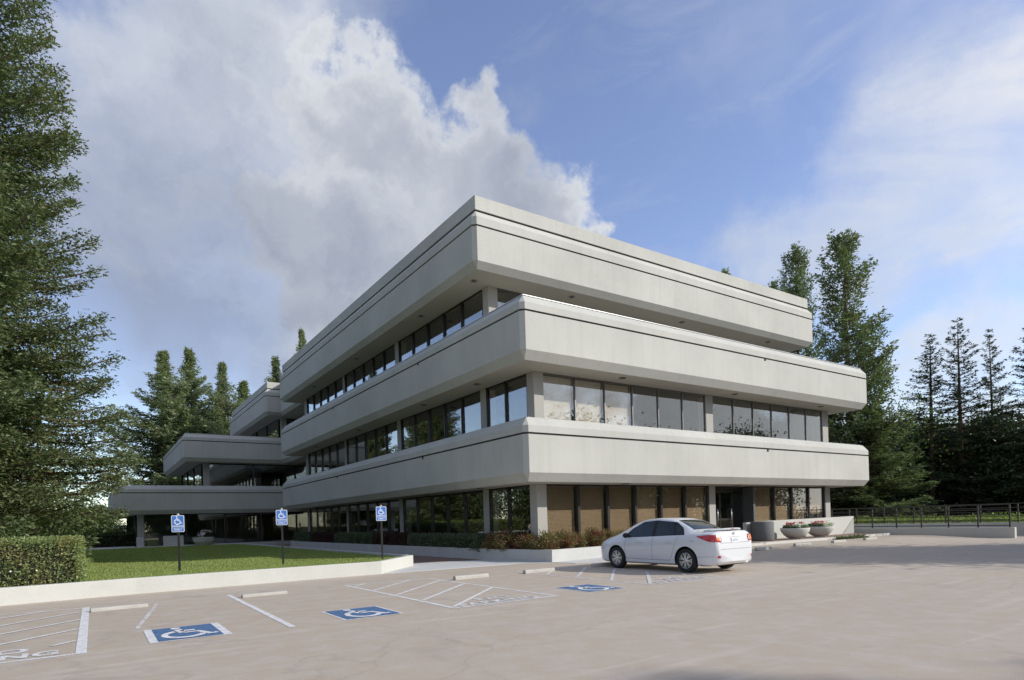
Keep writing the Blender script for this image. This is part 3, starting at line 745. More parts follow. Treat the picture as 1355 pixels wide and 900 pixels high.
# ------------------------------------------------------------------ planter bed along the building
pw = thing('planter_bed', 'long raised concrete planting bed along the shaded side of the building and its corner', 'planter', (0, 0, 0))
PB = [(.08, 31.2), (.10, 14), (.22, 6), (.46, 2.9), (1.02, .02), (4.7, 1.42), (9.6, 1.42), (9.6, 1.30)]
PF = [(.08, 31.2), (.10, 14), (.22, 6), (.46, 2.9), (1.02, .02), (4.7, .45), (9.7, .45)]
ring = PF + [(9.7, 1.44), (1.44, 1.44), (1.44, 31.2)]
def wallring(b, outer, th, z0, z1):
    inn = inset(outer, th)
    n = len(outer)
    vs = [(x, y, z) for z in (z0, z1) for x, y in outer] + [(x, y, z) for z in (z0, z1) for x, y in inn]
    fs = []
    for i in range(n):
        j = (i + 1) % n
        fs += [(i, j, n + j, n + i), (n + i, n + j, 3 * n + j, 3 * n + i), (2 * n + j, 2 * n + i, 3 * n + i, 3 * n + j)]
    b.add(vs, fs)
b = MB(); wallring(b, ring, .16, -.05, .44)
b.build('wall', M['planterwall'], pw)
b = MB(); b.prism(inset(ring, .158), .2, .36); b.build('soil', M['soil'], pw)

# ------------------------------------------------------------------ railings on the right
def railing(x, ys, z0, ztop, name, label, zw, parent=None):
    r = thing(name, label, 'railing', (x, ys[0], zw))
    for y in ys:
        b = MB(); b.box(-.03, .03, y - ys[0] - .03, y - ys[0] + .03, 0, ztop - zw); b.build('post', M['rail'], r)
    for z in (ztop - zw + .0, (ztop - zw) * .78, (ztop - zw) * .56, (ztop - zw) * .34, .09):
        b = MB(); e = .028 if z >= ztop - zw else .016
        b.box(-e, e, min(ys) - ys[0] - .03, max(ys) - ys[0] + .03, z - .02, z + .022); b.build('rail_bar', M['rail'], r)
    return r
b = MB(); b.box(23.2, 23.45, -6.45, 4.6, -.05, .50); o = b.build('ramp_wall', M['kerbwall']); bevel(o, .02, 2)
tag(o, 'low pale concrete wall under the nearer railing right of the building', 'low wall')
railing(23.32, [4.4, 3.0, 2.2, 1.18, -.06, -1.3, -2.5, -3.73, -4.98, -6.24], .5, 1.58, 'railing', 'nearer dark metal railing standing on the front low wall right of the building', .5)
b = MB(); b.box(26.4, 26.65, -30, 12, -.05, .66); o = b.build('rear_ramp_wall', M['planterwall']); bevel(o, .02, 2)
tag(o, 'farther low grey wall in front of the planted bank, running out of frame at the right', 'low wall')
railing(26.52, [12 - 1.6 * k for k in range(26)], .66, 1.63, 'railing', 'farther dark metal railing on the rear wall before the planted bank', .66)
b = MB(); b.add([(23.2, -70, -.004), (26.5, -70, -.004), (26.5, 14, -.004), (23.2, 14, -.004)], [(0, 1, 2, 3)]); tag(b.build('ramp_floor', M['planterwall']), kind='structure')
# planted bank behind
b = MB(); b.add([(26.64, -60, .55), (31, -60, .75), (60, -60, .7), (60, 60, .7), (31, 60, .75), (26.64, 60, .55)], [(0, 1, 2, 3, 4, 5)])
b.add([(26.64, 12.01, .55), (26.64, 60, .55), (26.64, 60, -.1), (26.64, 12.01, -.1)], [(0, 1, 2, 3)])
tag(b.build('planted_bank', M['ground']), kind='structure')
n = 26000
gx = rng.uniform(26.8, 33, n); gy = rng.uniform(-22, 12, n)
hh = (.10 + .22 * rng.random(n)) * (.6 + .6 * (np.sin(gy * 1.7) * .5 + .5) * (np.sin(gx * 2.3 + gy) * .5 + .5))
P = np.stack([gx, gy, .55 + (gx - 26.6) * .04 + rng.random(n) * hh], 1); D = np.stack([rng.normal(0, .8, n), rng.normal(0, .8, n), np.full(n, .9)], 1)
V, Q = leaves(P, D, .16, .07, rng)
tag(np_mesh('ground_cover', V, Q, M['grasscover']), 'yellow-green ground cover plants on the bank behind the railings', 'ground cover', kind='stuff')

# ------------------------------------------------------------------ wheel stops
def wheel_stop():
    prof = [(-.075, 0), (-.07, .075), (-.045, .118), (.045, .118), (.07, .075), (.075, 0)]
    b = MB(); b.add([(x, y, z) for x in (0, 1.04) for y, z in prof], [tuple(range(6))[::-1], tuple(range(6, 12))] + [(i, (i + 1) % 6, 6 + (i + 1) % 6, 6 + i) for i in range(6)])
    o = b.build('wheel_stop', M['stop']); bevel(o, .008, 1); return o
ws = wheel_stop()
stops = [(-12.36, -2.78, 'pale concrete wheel stop right of the leftmost hatched aisle, in line with the first sign'),
         (-9.62, -2.62, 'pale concrete wheel stop just right of the single white stall line'),
         (-4.50, -2.92, 'pale concrete wheel stop beyond the middle hatched aisle'),
         (-2.25, -2.90, 'pale concrete wheel stop left of the car, partly reached by its shadow'),
         (.42, -2.75, 'shaded wheel stop at the front tyres of the white sedan'),
         (8.52, -2.9, 'first wheel stop right of the white sedan, in tree shadow'),
         (11.1, -2.9, 'second wheel stop right of the white sedan, below the bin'),
         (13.95, -2.9, 'third wheel stop right of the white sedan, below the flower bowls'),
         (16.65, -2.9, 'farthest right wheel stop, in front of the railing wall')]
for i, (x, y, lab) in enumerate(stops):
    o = ws if i == 0 else ws.copy()
    if i: COL.objects.link(o)
    o.location = (x, y, zg(x + .5, y)); o.rotation_euler = (0, 0, rad([3, 2, 1, -1, 0, 1, -1, 1, 0][i]))
    if i < 2: o.scale = (.92, 1, .62)
    else: o.scale = (1, 1, .92)
    tag(o, lab, 'wheel stop', 'concrete wheel stops along the stalls')

# ------------------------------------------------------------------ signs
def sign():
    r = thing('parking_sign', '', 'sign')
    b = MB(); b.box(-.027, .027, .015, .055, -.3, 1.60); b.build('post', M['post'], r)
    b = MB(); b.lathe([(.0, .0), (.03, .0), (.035, .03), (.0, .05)], 10, (0, .035, 1.60)); b.build('post_cap', M['flash'], r)
    W_, H_ = .155, .235
    def rr(w, h, rad_, n=5):
        return [(sx * (w - rad_) + rad_ * cos(a0 + t * pi / 2 / n), sy * (h - rad_) + rad_ * sin(a0 + t * pi / 2 / n)) for sx, sy, a0 in ((1, 1, 0), (-1, 1, pi / 2), (-1, -1, pi), (1, -1, 1.5 * pi)) for t in range(n + 1)]
    zc = 1.36
    def slab(w, h, rd, y0, y1, nm, m):
        b = MB(); p = rr(w, h, rd); n = len(p)
        b.add([(x, y0, zc + z) for x, z in p] + [(x, y1, zc + z) for x, z in p], [tuple(range(n)), tuple(range(n, 2 * n))[::-1]] + [(i, n + i, n + (i + 1) % n, (i + 1) % n) for i in range(n)])
        return b.build(nm, m, r)
    pl = slab(W_, H_, .03, 0, .004, 'sign_plate', M['sign_white'])
    fb = MB(); p = rr(W_ - .016, H_ - .016, .022); fb.add([(x, -.002, zc + z) for x, z in p], [tuple(range(len(p)))])
    fo = fb.build('sign_face', M['sign_blue'], pl)
    b = MB()
    fn = lambda x, z: (x, -.004, zc + z)
    wheelchair(b, lambda x, z: fn(x * .26 + .005, z * .26 + .095), 1.0, .10)
    text_to(b, 'PARKING', .075, lambda x, z: fn(x, z - .075), .002, .80, 1)
    b.add([fn(x, z) for x, z in ((-.138, -.118), (.138, -.118), (.138, -.124), (-.138, -.124))], [(0, 1, 2, 3)])
    text_to(b, 'ONLY', .082, lambda x, z: fn(x, z - .168), .002, .86, 1)
    b.build('sign_lettering', M['sign_white'], pl)
    return r
sg = sign()
for i, (x, y, lab) in enumerate([(-10.22, 3.35, 'leftmost of the three blue disabled parking signs on dark posts, nearest the clipped hedge'),
                                 (-7.24, 3.5, 'middle of the three blue disabled parking signs on dark posts in the lawn'),
                                 (-4.07, 2.95, 'rightmost of the three blue disabled parking signs, at the lawn corner')]):
    o = sg if i == 0 else dup(sg, (0, 0, 0))
    o.location = (x, y, .30 if i == 0 else [.3, .42, .47][i]); o.rotation_euler = (0, 0, rad([-22, -20, -17][i])); o.scale = (1.12, 1, 1.04)
    tag(o, lab, 'sign', 'blue disabled parking signs along the lawn edge')

# ------------------------------------------------------------------ bin and flower bowls
b = MB(); b.lathe([(0, 0), (.47, 0), (.51, .03), (.51, .84), (.48, .88), (.40, .88), (.38, .70), (0, .68)], 32, (13.25, -.02, pz(13.2)))
o = b.build('litter_bin', simple('dark_pebbled_concrete', (.13, .135, .135), .9, nscale=25, var=.3), smooth=False); o.data.polygons.foreach_set('use_smooth', [True] * len(o.data.polygons)); bevel(o, .01, 1, 50)
tag(o, 'big dark round concrete drum standing by the entrance beside the flower bowls', 'drum')
def bowl(lab, x, y, seed):
    r = thing('flower_bowl', lab, 'flower planter', (x, y, pz(x)), 0, 'round flower bowls by the ramp wall'); r.scale = (.64, .64, 1)
    b = MB(); b.lathe([(0, .06), (.55, .06), (.80, .20), (.98, .36), (1.02, .46), (1.02, .52), (.93, .52), (.90, .44), (0, .42)], 36)
    bo = b.build('bowl', M['kerbwall'], r, smooth=True)
    b = MB(); b.lathe([(0, 0), (.42, 0), (.42, .08), (0, .08)], 20); b.build('foot', M['kerbwall'], r)
    b = MB(); b.lathe([(.9, .47), (0, .49)], 20); b.build('soil', M['soil'], r)
    g = np.random.default_rng(seed)
    for nm, mt, nn, hz, sz in (('foliage', 'sage', 1800, .14, .10), ('red_flowers', 'petal_red', 380, .24, .075), ('white_flowers', 'petal_white', 420, .17, .07)):
        if nm == 'foliage': cs = np.stack([g.uniform(-.85, .85, 60), g.uniform(-.85, .85, 60)], 1)
        elif nm == 'red_flowers': cs = np.stack([g.uniform(-.5, .55, 22), g.uniform(-.5, .5, 22)], 1)
        else: cs = np.stack([g.uniform(-.6, .6, 16), g.uniform(-.85, -.2, 16)], 1)
        cs = cs[np.linalg.norm(cs, axis=1) < .88]
        q = cs[g.integers(0, len(cs), nn)] + g.normal(0, .07, (nn, 2))
        P = np.stack([q[:, 0], q[:, 1], .47 + g.random(nn) * hz + (.05 if nm != 'foliage' else 0)], 1); D = g.normal(size=(nn, 3)); D[:, 2] = abs(D[:, 2]) + .2
        V, Q = leaves(P, D, sz, sz * .8, g); np_mesh(nm, V, Q, M[mt], r)
    return r
bowl('round pale concrete bowl of red and white flowers, beside the dark drum', 15.35, -.35, 4)
bowl('round pale concrete bowl of red and white flowers, at the right end nearest the railing', 17.75, -.2, 9)
# electric stub / fallen plants by the last wheel stop
n = 700; g = np.random.default_rng(8)
P = np.stack([g.uniform(16.9, 19.6, n), g.normal(-1.5, .12, n), .14 + g.random(n) * .10], 1); V, Q = leaves(P, g.normal(size=(n, 3)), .14, .04, g)
tag(np_mesh('cut_branch', V, Q, M['dark_leaf']), 'low dark heap of cut greenery on the kerb by the last wheel stop', 'plant debris')

# ------------------------------------------------------------------ vegetation
def conifer(name, seed, H, R, prof, nb, leaf, lw, lm, bark='bark', z0=1.2, tipup=.35, droop=.25, twig=.42, gap=.0, trunk_r=.3, dens=1.0, jit=.3, flat=.35, e_low=-.12, e_top=.75, lumps=0, fluff=.05, step=.42, inner=.12, clump=0, vert=0):
    """conifer built branch by branch: trunk with limbs, crown of leaf sprays along twigs"""
    g = np.random.default_rng(seed); rr_ = random.Random(seed)
    Ps, Ds, Ls = [], [], []
    tb = MB()
    lean = (g.normal(0, .006), g.normal(0, .006))
    tz = np.linspace(0, H * .985, 14)
    tb.tube([(lean[0] * z * z / H, lean[1] * z * z / H, z - .05) for z in tz], [max(.02, trunk_r * (1 - z / H) ** .8 + (.12 * trunk_r if z < .6 else 0)) for z in tz], 9)
    ph = g.random(6) * 6.28
    for k in range(nb):
        t = (k + g.random()) / nb; t = min(.995, t)
        h = z0 + (H - z0) * t
        az = k * 2.39996 + g.normal(0, .5)
        Lf = R * prof(t) * np.clip(g.normal(.95, jit * .5), .45, 1.3)
        Lf *= 1 + .16 * sin(az * 2 + ph[0] + t * 9) + .13 * sin(az * 3 + ph[1] - t * 15)
        if lumps: Lf *= 1 + lumps * sin(t * 38 + ph[2])
        Lf = min(Lf, R * prof(t) * 1.06)
        if clump and .5 + .5 * sin(az * 2 + h * 1.15 + ph[3]) * cos(az - h * .85 + ph[4]) < clump: Lf *= .38
        if g.random() < gap: continue
        Lf = max(Lf, .25)
        e = e_low + (e_top - e_low) * t ** 1.4 + g.normal(0, .09)
        hd = np.array([cos(az), sin(az), 0]); sd = np.array([-sin(az), cos(az), 0])
        n = max(3, int(Lf / (.19 / dens)))
        s = (np.arange(n) + g.random(n)) / n
        px = np.array([lean[0] * h * h / H, lean[1] * h * h / H, h])
        def bp(s): return px + hd * (Lf * s * cos(e))[:, None] + np.array([0, 0, 1.]) * (Lf * (s * sin(e) - droop * s ** 1.5 * (1 - t) + tipup * s ** 3 * .5))[:, None]
        sp = np.linspace(0, 1, 5); bpts = bp(sp)
        tb.tube([tuple(q) for q in bpts], [max(.008, .016 * Lf * (1 - .85 * v) * (1.2 - t) + .008) for v in sp], 4, cap=False)
        p = bp(s)
        tl = np.clip(twig * Lf * (1.05 - s) * (.35 + s * 1.3), .18, 1.35) * g.uniform(.6, 1.15, n)
        for side in (-1, 1, 0):
            ang = g.uniform(.75, 1.25, n) * side if side else g.normal(0, .2, n)
            td = hd * np.cos(ang)[:, None] + sd * np.sin(ang)[:, None]
            td[:, 2] += g.normal(.0 if side else .45, .18 + vert, n) + sin(e) * .5
            td = unit(td)
            tl_ = tl * (1 if side else .45)
            m = int(max(3, round(float(tl_.mean()) / (leaf * .42))) )
            u = (np.arange(m) + .5) / m
            q = p[:, None, :] + td[:, None, :] * (tl_[:, None] * u[None, :])[:, :, None]
            q[:, :, 2] -= (tl_[:, None] * u[None] ** 2 * .18)
            q += g.normal(0, 1, q.shape) * np.array([1, 1, .75]) * fluff
            for sgn in (-1, 1):
                d2 = td[:, None, :] * .8 + np.cross(td, [0, 0, 1.])[:, None, :] * sgn * .75 + g.normal(0, .28, (n, m, 3))
                keep = (s[:, None] > min(inner, .5 / Lf if inner > .12 else inner) * 1.0) & (s[:, None] > (inner if Lf > R * .22 else .1)) & (g.random((n, m)) < .95)
                Ps.append(q[keep]); Ds.append(d2[keep]); Ls.append((leaf * g.uniform(.6, 1.25, (n, m)))[keep])
    P, D, L = np.concatenate(Ps), np.concatenate(Ds), np.concatenate(Ls)
    V, Q = leaves(P, D, L, L * lw, g, flat)
    r = thing(name, '', 'tree')
    tb.build('trunk', M[bark], r, True); np_mesh('crown', V, Q, M[lm], r)
    return r, len(Q)
def place(r, x, y, z, rz, sc, label, group=None):
    r.location = (x, y, z); r.rotation_euler = (0, 0, rz); r.scale = sc if isinstance(sc, tuple) else (sc, sc, sc)
    tag(r, label, 'tree', group)
cone = lambda p=.8, lo=.12: (lambda t: max(.03, (1 - t) ** p) * min(1, .72 + t / lo * .28))
# the big redwood at the left, near
A, na = conifer('redwood_tree', 11, 27, 4.65, lambda t: (1 - t) ** .55 * min(1, .86 + t * 2), 800, .14, .42, 'redwood', z0=2.0, trunk_r=.5, twig=.40, tipup=.55, droop=.22, jit=.6, dens=1.15, fluff=.12, step=.36, lumps=.12, clump=.16, vert=.32)
place(A, -15.6, 10.2, .25, 1.0, 1.0, 'tallest redwood at the left edge, behind the clipped hedge, top out of frame', 'redwoods')
B, nb_ = conifer('redwood_tree', 12, 24, 4.8, lambda t: (1 - t) ** .6 * min(1, .8 + t * 2.5), 420, .24, .42, 'redwood', z0=1.0, trunk_r=.42, twig=.42, tipup=.5, fluff=.16, jit=.6, vert=.25)
place(B, -21.5, 15.5, .2, 2.0, 1.15, 'second redwood, half cut off by the left edge of the picture', 'redwoods')
dup(B, (-20.0, 24.5, .2), 4.0, (.8, .8, .62), 'shorter redwood behind the tallest one at the left, its low branches over the path', 'redwoods')
# generic far conifer: dense, grey green (left group and roof tips)
Cn, nc = conifer('conifer_tree', 21, 24, 13.0, lambda t: min(.45, (1 - t) ** 1.2), 420, .34, .38, 'pale_conifer', z0=1.0, trunk_r=.35, dens=.70, twig=.30, tipup=.5, lumps=.08, e_low=.0, fluff=.13, jit=.75, clump=.36, vert=.15, droop=.3)
place(Cn, -4.3, 73.5, 0, .4, (1.3, 1.3, 1.02), 'broadest and leftmost of the three tall conifers behind the low wing', 'conifers behind the wing')
dup(Cn, (-1.0, 74.5, 0), 2.2, (1.1, 1.1, 1.055), 'middle and tallest of the three conifers behind the low wing', 'conifers behind the wing')
dup(Cn, (2.0, 70.5, 0), 3.9, (.95, .95, .955), 'slighter conifer at the right of the three behind the low wing', 'conifers behind the wing')
dup(Cn, (5.1, 74, 0), 5.3, (1.2, 1.2, .90), 'lower conifer filling the gap beside the wing\'s top storey', 'conifers behind the wing')
dup(Cn, (6.6, 60.5, 0), 1.2, (.8, .8, .915), 'conifer tip showing just above the wing\'s roof corner', 'treetops over the roof')
dup(Cn, (9.2, 58.7, 0), 2.9, (.7, .7, 1.045), 'conifer tip showing above the sloping roof edge left of centre', 'treetops over the roof')
dup(Cn, (47.9, 26.7, 0), .9, (.8, .8, 1.205), 'tiny treetop just over the long front roof edge', 'treetops over the roof')
# the tall redwoods at the right of the building: clumpy, gaps
def profR(t):
    return float(np.interp(t, [0, .25, .47, .6, .665, .75, .85, .93, 1], [1, .80, .72, .64, .36, .46, .44, .30, .08]))
Rr, nr = conifer('redwood_tree', 34, 24, 5.5, profR, 260, .32, .42, 'conifer', z0=.8, trunk_r=.40, dens=.95, twig=.44, tipup=.7, droop=.16, jit=.6, gap=.06, lumps=.12, fluff=.20, inner=.22, clump=.28, vert=.2)
place(Rr, 38.2, 8.6, .5, 2.6, (.88, .88, .955), 'tall clumpy redwood rising over the right end of the building', 'redwoods right of the building')
dup(Rr, (45.5, 17.2, .3), .8, (.75, .75, 1.12), 'slimmer redwood top between the roof end and the tall clumpy redwood', 'redwoods right of the building')
dup(Rr, (42.8, 17.6, .3), 3.8, (.62, .62, .96), 'short dark redwood top just above the right roof end', 'redwoods right of the building')
dup(Rr, (37.6, 6.6, .5), 4.6, (.85, .85, .36), 'low bushy redwood beside the railing, below the tall clumpy redwood', 'redwoods right of the building')
dup(Rr, (36.0, 10.6, .5), 5.6, (.9, .9, .42), 'low bushy redwood seen under the right ends of the floors', 'redwoods right of the building')
# far right: open dark conifers with bare trunks showing
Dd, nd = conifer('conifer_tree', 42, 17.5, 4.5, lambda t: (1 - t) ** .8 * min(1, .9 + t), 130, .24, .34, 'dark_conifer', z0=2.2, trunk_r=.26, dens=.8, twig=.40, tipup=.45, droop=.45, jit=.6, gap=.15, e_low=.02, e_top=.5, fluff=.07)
for i, (x, y, sx, sz, lab) in enumerate([(46.5, 6.1, 1.0, .88, 'leftmost of the slender dark conifers at the right, its tip bending above the shrubs'),
                               (48.0, 4.5, .95, .945, 'second and tallest of the slender dark conifers at the right'),
                               (50.3, 3.0, .72, .89, 'third and thinnest of the slender dark conifers at the right'),
                               (47.2, -.7, 1.0, .86, 'rightmost slender dark conifer, cut by the edge of the picture')]):
    if i == 0: place(Dd, x, y, .6, .3, (sx, sx, sz), lab, 'slender dark conifers at the right')
    else: dup(Dd, (x, y, .6), i * 1.7, (sx, sx, sz), lab, 'slender dark conifers at the right')
import sys; print('quads', na, nb_, nc, nr, nd)

def broadleaf(name, seed, H, R, ncl, per, leaf, lm, trunk=.14, sparse=1.0, zlow=.35):
    g = np.random.default_rng(seed); tb = MB()
    tb.tube([(0, 0, -.05), (.05, .02, H * .35), (.0, .08, H * .6)], [trunk, trunk * .75, trunk * .45], 8)
    Ps = []
    for k in range(ncl):
        a = k * 2.4 + g.normal(0, .4); z = H * (zlow + (1 - zlow) * (k + g.random()) / ncl)
        q = (z / H - zlow) / (1 - zlow)
        rr_ = R * math.sqrt(max(.05, 1 - (2 * q - .9) ** 2 * .8)) * g.uniform(.35, 1.0)
        c = np.array([cos(a) * rr_, sin(a) * rr_, z])
        tb.tube([(0, 0, min(z * .6, H * .55)), tuple(c * .55 + np.array([0, 0, z * .42])), tuple(c)], [trunk * .4, trunk * .2, .015], 5, cap=False)
        cs = R * g.uniform(.16, .34) * sparse
        Ps.append(c + g.normal(0, 1, (per, 3)) * cs * np.array([1, 1, .6]))
    P = np.concatenate(Ps); V, Q = leaves(P, g.normal(size=P.shape), leaf * g.uniform(.6, 1.3, len(P)), leaf * .6, g)
    r = thing(name, '', 'tree'); tb.build('trunk', M['bark_grey'], r, True); np_mesh('crown', V, Q, M[lm], r)
    return r
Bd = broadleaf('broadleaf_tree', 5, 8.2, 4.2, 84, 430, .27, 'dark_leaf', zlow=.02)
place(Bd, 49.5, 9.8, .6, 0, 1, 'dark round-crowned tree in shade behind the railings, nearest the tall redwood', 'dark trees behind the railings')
for i, (x, y, s, lab) in enumerate([(53, 3.6, (1.1, 1.1, .98), 'dark bushy tree behind the slender conifers, in the middle'),
                                    (51.5, -2.2, (1.15, 1.15, .92), 'dark bushy tree at the right edge behind the railings'),
                                    (56, 9.5, (1.2, 1.2, 1.0), 'dark bushy tree farthest back behind the railings'),
                                    (57, -3, (1.4, 1.4, 1.15), 'dark bushy tree at the far right, half out of the picture')]):
    dup(Bd, (x, y, .6), i * 1.3 + .5, s, lab, 'dark trees behind the railings')
Bl = broadleaf('broadleaf_tree', 15, 10.4, 3.1, 26, 60, .22, 'bright_leaf', sparse=1.25, zlow=.3)
place(Bl, 43.0, 7.6, .6, 0, 1, 'thin light-leaved tree with fine twigs against the sky, right of the tall redwood')
# off the picture to the right: trees whose shadows fall across the lot, and trees mirrored in the windows
dup(Bd, (18.4, -16.0, 0), .4, (1.0, 1.0, 1.0), 'dark round tree right of the frame that shades a band of the parking lot', 'round trees by the lot')
dup(Bd, (24.5, -21.5, 0), 2.4, (1.1, 1.1, .95), 'second dark round tree right of the frame, farther along the lot', 'round trees by the lot')
dup(Rr, (19.9, -42.1, 0), 4.0, (.8, .8, .835), 'redwood right of the frame whose shadow tip reaches the near lot', 'redwoods by the lot')
for i, (x, y, s, rz) in enumerate([(12, -62, 1.5, 0), (24, -66, 1.15, 1), (38, -60, 1.4, 2), (52, -57, 1.5, 3), (64, -50, 1.5, 4), (2, -60, 1.1, 2.2), (78, -44, 1.7, 3.3), (-10, -58, 1.2, .6)]):
    dup(Bd, (x, y, 0), rz, s, 'dark tree behind the photographer, number %s from the left along the lot' % ['four', 'five', 'six', 'seven', 'eight', 'three', 'nine', 'two'][i] if 0 else ['broad', 'low', 'wide', 'tall', 'taller', 'small', 'tallest', 'leftmost'][i] + ' dark tree across the lot behind the photographer', 'trees across the lot')
for i, (x, y, s, rz) in enumerate([(-34, 14, (.9, .9, .62), 0), (-42, 26, (1, 1, .8), 1.3), (-38, 42, (1, 1, .7), 2.2), (-30, -6, (.9, .9, .5), 3.0)]):
    dup(B, (x, y, 0), rz, s, ['redwood beyond the left edge, nearest', 'redwood beyond the left edge, second', 'redwood beyond the left edge, farthest back', 'redwood beyond the left edge, near the lot'][i], 'redwoods left of the picture')

for i, (x, y, s, rz) in enumerate([(-46, 4, 1.5, 0), (-52, 18, 1.6, 1), (-56, 34, 1.7, 2), (-58, 50, 1.7, 3), (-48, 66, 1.6, 4), (-28, 74, 1.5, 5), (-36, 84, 1.7, .4), (-46, 96, 1.9, 1.5), (-26, 100, 1.5, 2.6)]):
    dup(Bd, (x, y, 0), rz, s, ['first', 'second', 'third', 'fourth', 'fifth', 'sixth', 'seventh', 'eighth', 'farthest'][i] + ' dark round tree of the row far beyond the left edge, counted from the lot', 'dark trees beyond the left edge')

for i, (x, y, sz) in enumerate([(-25.5, 61, 1.0), (-31, 73, 1.1), (-25, 84, 1.15), (-36, 88, 1.2), (-31, 101, 1.25), (-43, 104, 1.2)]):
    dup(B, (x, y, 0), i * 1.1, (1.1, 1.1, sz), ['nearest', 'second', 'third', 'fourth', 'fifth', 'farthest'][i] + ' tall redwood of the grove beyond the left edge, behind the wing', 'redwood grove beyond the left edge')
for i, (x, y, s) in enumerate([(16, -74, 1.6), (30, -76, 1.5), (44, -72, 1.6), (58, -68, 1.7), (72, -60, 1.8), (4, -72, 1.4)]):
    dup(Bd, (x, y, 0), i * 1.7, s, ['second-row dark tree across the lot, ' + w for w in ('left', 'left of centre', 'centre', 'right of centre', 'right end', 'left end')][i], 'trees across the lot')

# hedges and shrubs: leaf shell over a dark twiggy core
def hedge(name, x0, x1, y0, y1, z0, z1, n, leaf, lm, label, seed, cat='hedge', group=None, shell=.14, und=.05, ang=0, lw=.62):
    g = np.random.default_rng(seed)
    cx, cy = (x0 + x1) / 2, (y0 + y1) / 2
    r = thing(name, label, cat, (cx, cy, z0), ang, group)
    dx, dy, dz = (x1 - x0) / 2, (y1 - y0) / 2, z1 - z0
    A_ = np.array([dy * dz, dy * dz, dx * dz, dx * dz, 2 * dx * dy * 1.1]); f = g.choice(5, n, p=A_ / A_.sum())
    u, v, w = g.uniform(-1, 1, n), g.uniform(-1, 1, n), abs(g.normal(0, 1, n)) * shell
    P = np.zeros((n, 3))
    for k, (ax, sg_) in enumerate(((0, -1), (0, 1), (1, -1), (1, 1))):
        m_ = f == k
        if ax == 0: P[m_] = np.stack([sg_ * (dx - w[m_]), u[m_] * dy, (v[m_] * .5 + .5) * dz], 1)
        else: P[m_] = np.stack([u[m_] * dx, sg_ * (dy - w[m_]), (v[m_] * .5 + .5) * dz], 1)
    m_ = f == 4; P[m_] = np.stack([u[m_] * dx, v[m_] * dy, dz - w[m_]], 1)
    P += und * np.stack([np.sin(P[:, 1] * 5 + P[:, 2] * 6), np.sin(P[:, 0] * 4.3 + P[:, 2] * 5), np.sin(P[:, 0] * 6 + P[:, 1] * 5)], 1)
    D = g.normal(size=(n, 3)) + P / np.array([dx, dy, dz]) * .8
    V, Q = leaves(P, D, leaf * g.uniform(.55, 1.3, n), leaf * lw, g)
    np_mesh('foliage', V, Q, M[lm], r)
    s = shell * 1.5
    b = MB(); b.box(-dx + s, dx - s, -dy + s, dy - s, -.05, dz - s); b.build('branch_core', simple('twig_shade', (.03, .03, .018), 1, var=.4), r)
    return r
hedge('clipped_hedge', -22, -12.52, .85, 3.5, .28, 1.42, 62000, .062, 'hedge', 'square clipped hedge with glossy leaves behind the low wall at the left edge', 1, shell=.09, und=.03)
hz = [(1.32, 27, 31, 'sage', 'far grey-green hedge block in the bed on the shaded side, under the middle sign'),
      (1.30, 21.8, 26.6, 'darkred', 'far dark reddish hedge block in the bed, between two grey-green ones'),
      (1.30, 15.2, 21.4, 'sage', 'middle grey-green hedge block in the bed on the shaded side'),
      (1.32, 10.8, 15.0, 'darkred', 'dark reddish hedge block in the bed behind the rightmost sign'),
      (1.35, 3.9, 10.5, 'sage', 'longest grey-green hedge block in the bed, next to the reddish corner shrubs')]
for i, (xx, y0, y1, lm, lab) in enumerate(hz):
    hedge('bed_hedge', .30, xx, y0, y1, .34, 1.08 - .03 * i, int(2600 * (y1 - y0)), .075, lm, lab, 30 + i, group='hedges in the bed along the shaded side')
def shrub(name, R_, H_, n, leaf, lm, seed):
    g = np.random.default_rng(seed); r = thing(name, '', 'shrub'); Ps, Ds = [], []
    st = MB()
    for k in range(46):
        a = g.random() * 6.28; rr_ = R_ * math.sqrt(g.random()) * .95; h = H_ * (1 - (rr_ / R_) ** 2 * .45) * g.uniform(.6, 1.12)
        tip = np.array([cos(a) * rr_, sin(a) * rr_, h]); base = np.array([cos(a) * rr_ * .3, sin(a) * rr_ * .3, 0])
        st.tube([tuple(base), tuple((base + tip) / 2 + np.array([0, 0, .05])), tuple(tip)], [.008, .006, .003], 4, cap=False)
        t = g.random(n // 46) ** .6
        P = base + (tip - base) * t[:, None] + g.normal(0, .075, (len(t), 3)); Ps.append(P)
        Ds.append(g.normal(0, .7, (len(t), 3)) + unit((P - np.array([0, 0, H_ * .3]))) * .8)
    P, D = np.concatenate(Ps), np.concatenate(Ds)
    V, Q = leaves(P, D, leaf * g.uniform(.6, 1.3, len(P)), leaf * .42, g)
    st.build('stems', M['bark_grey'], r); np_mesh('foliage', V, Q, M[lm], r)
    return r
s1 = shrub('nandina_shrub', .62, .64, 4600, .085, 'nandina', 3)
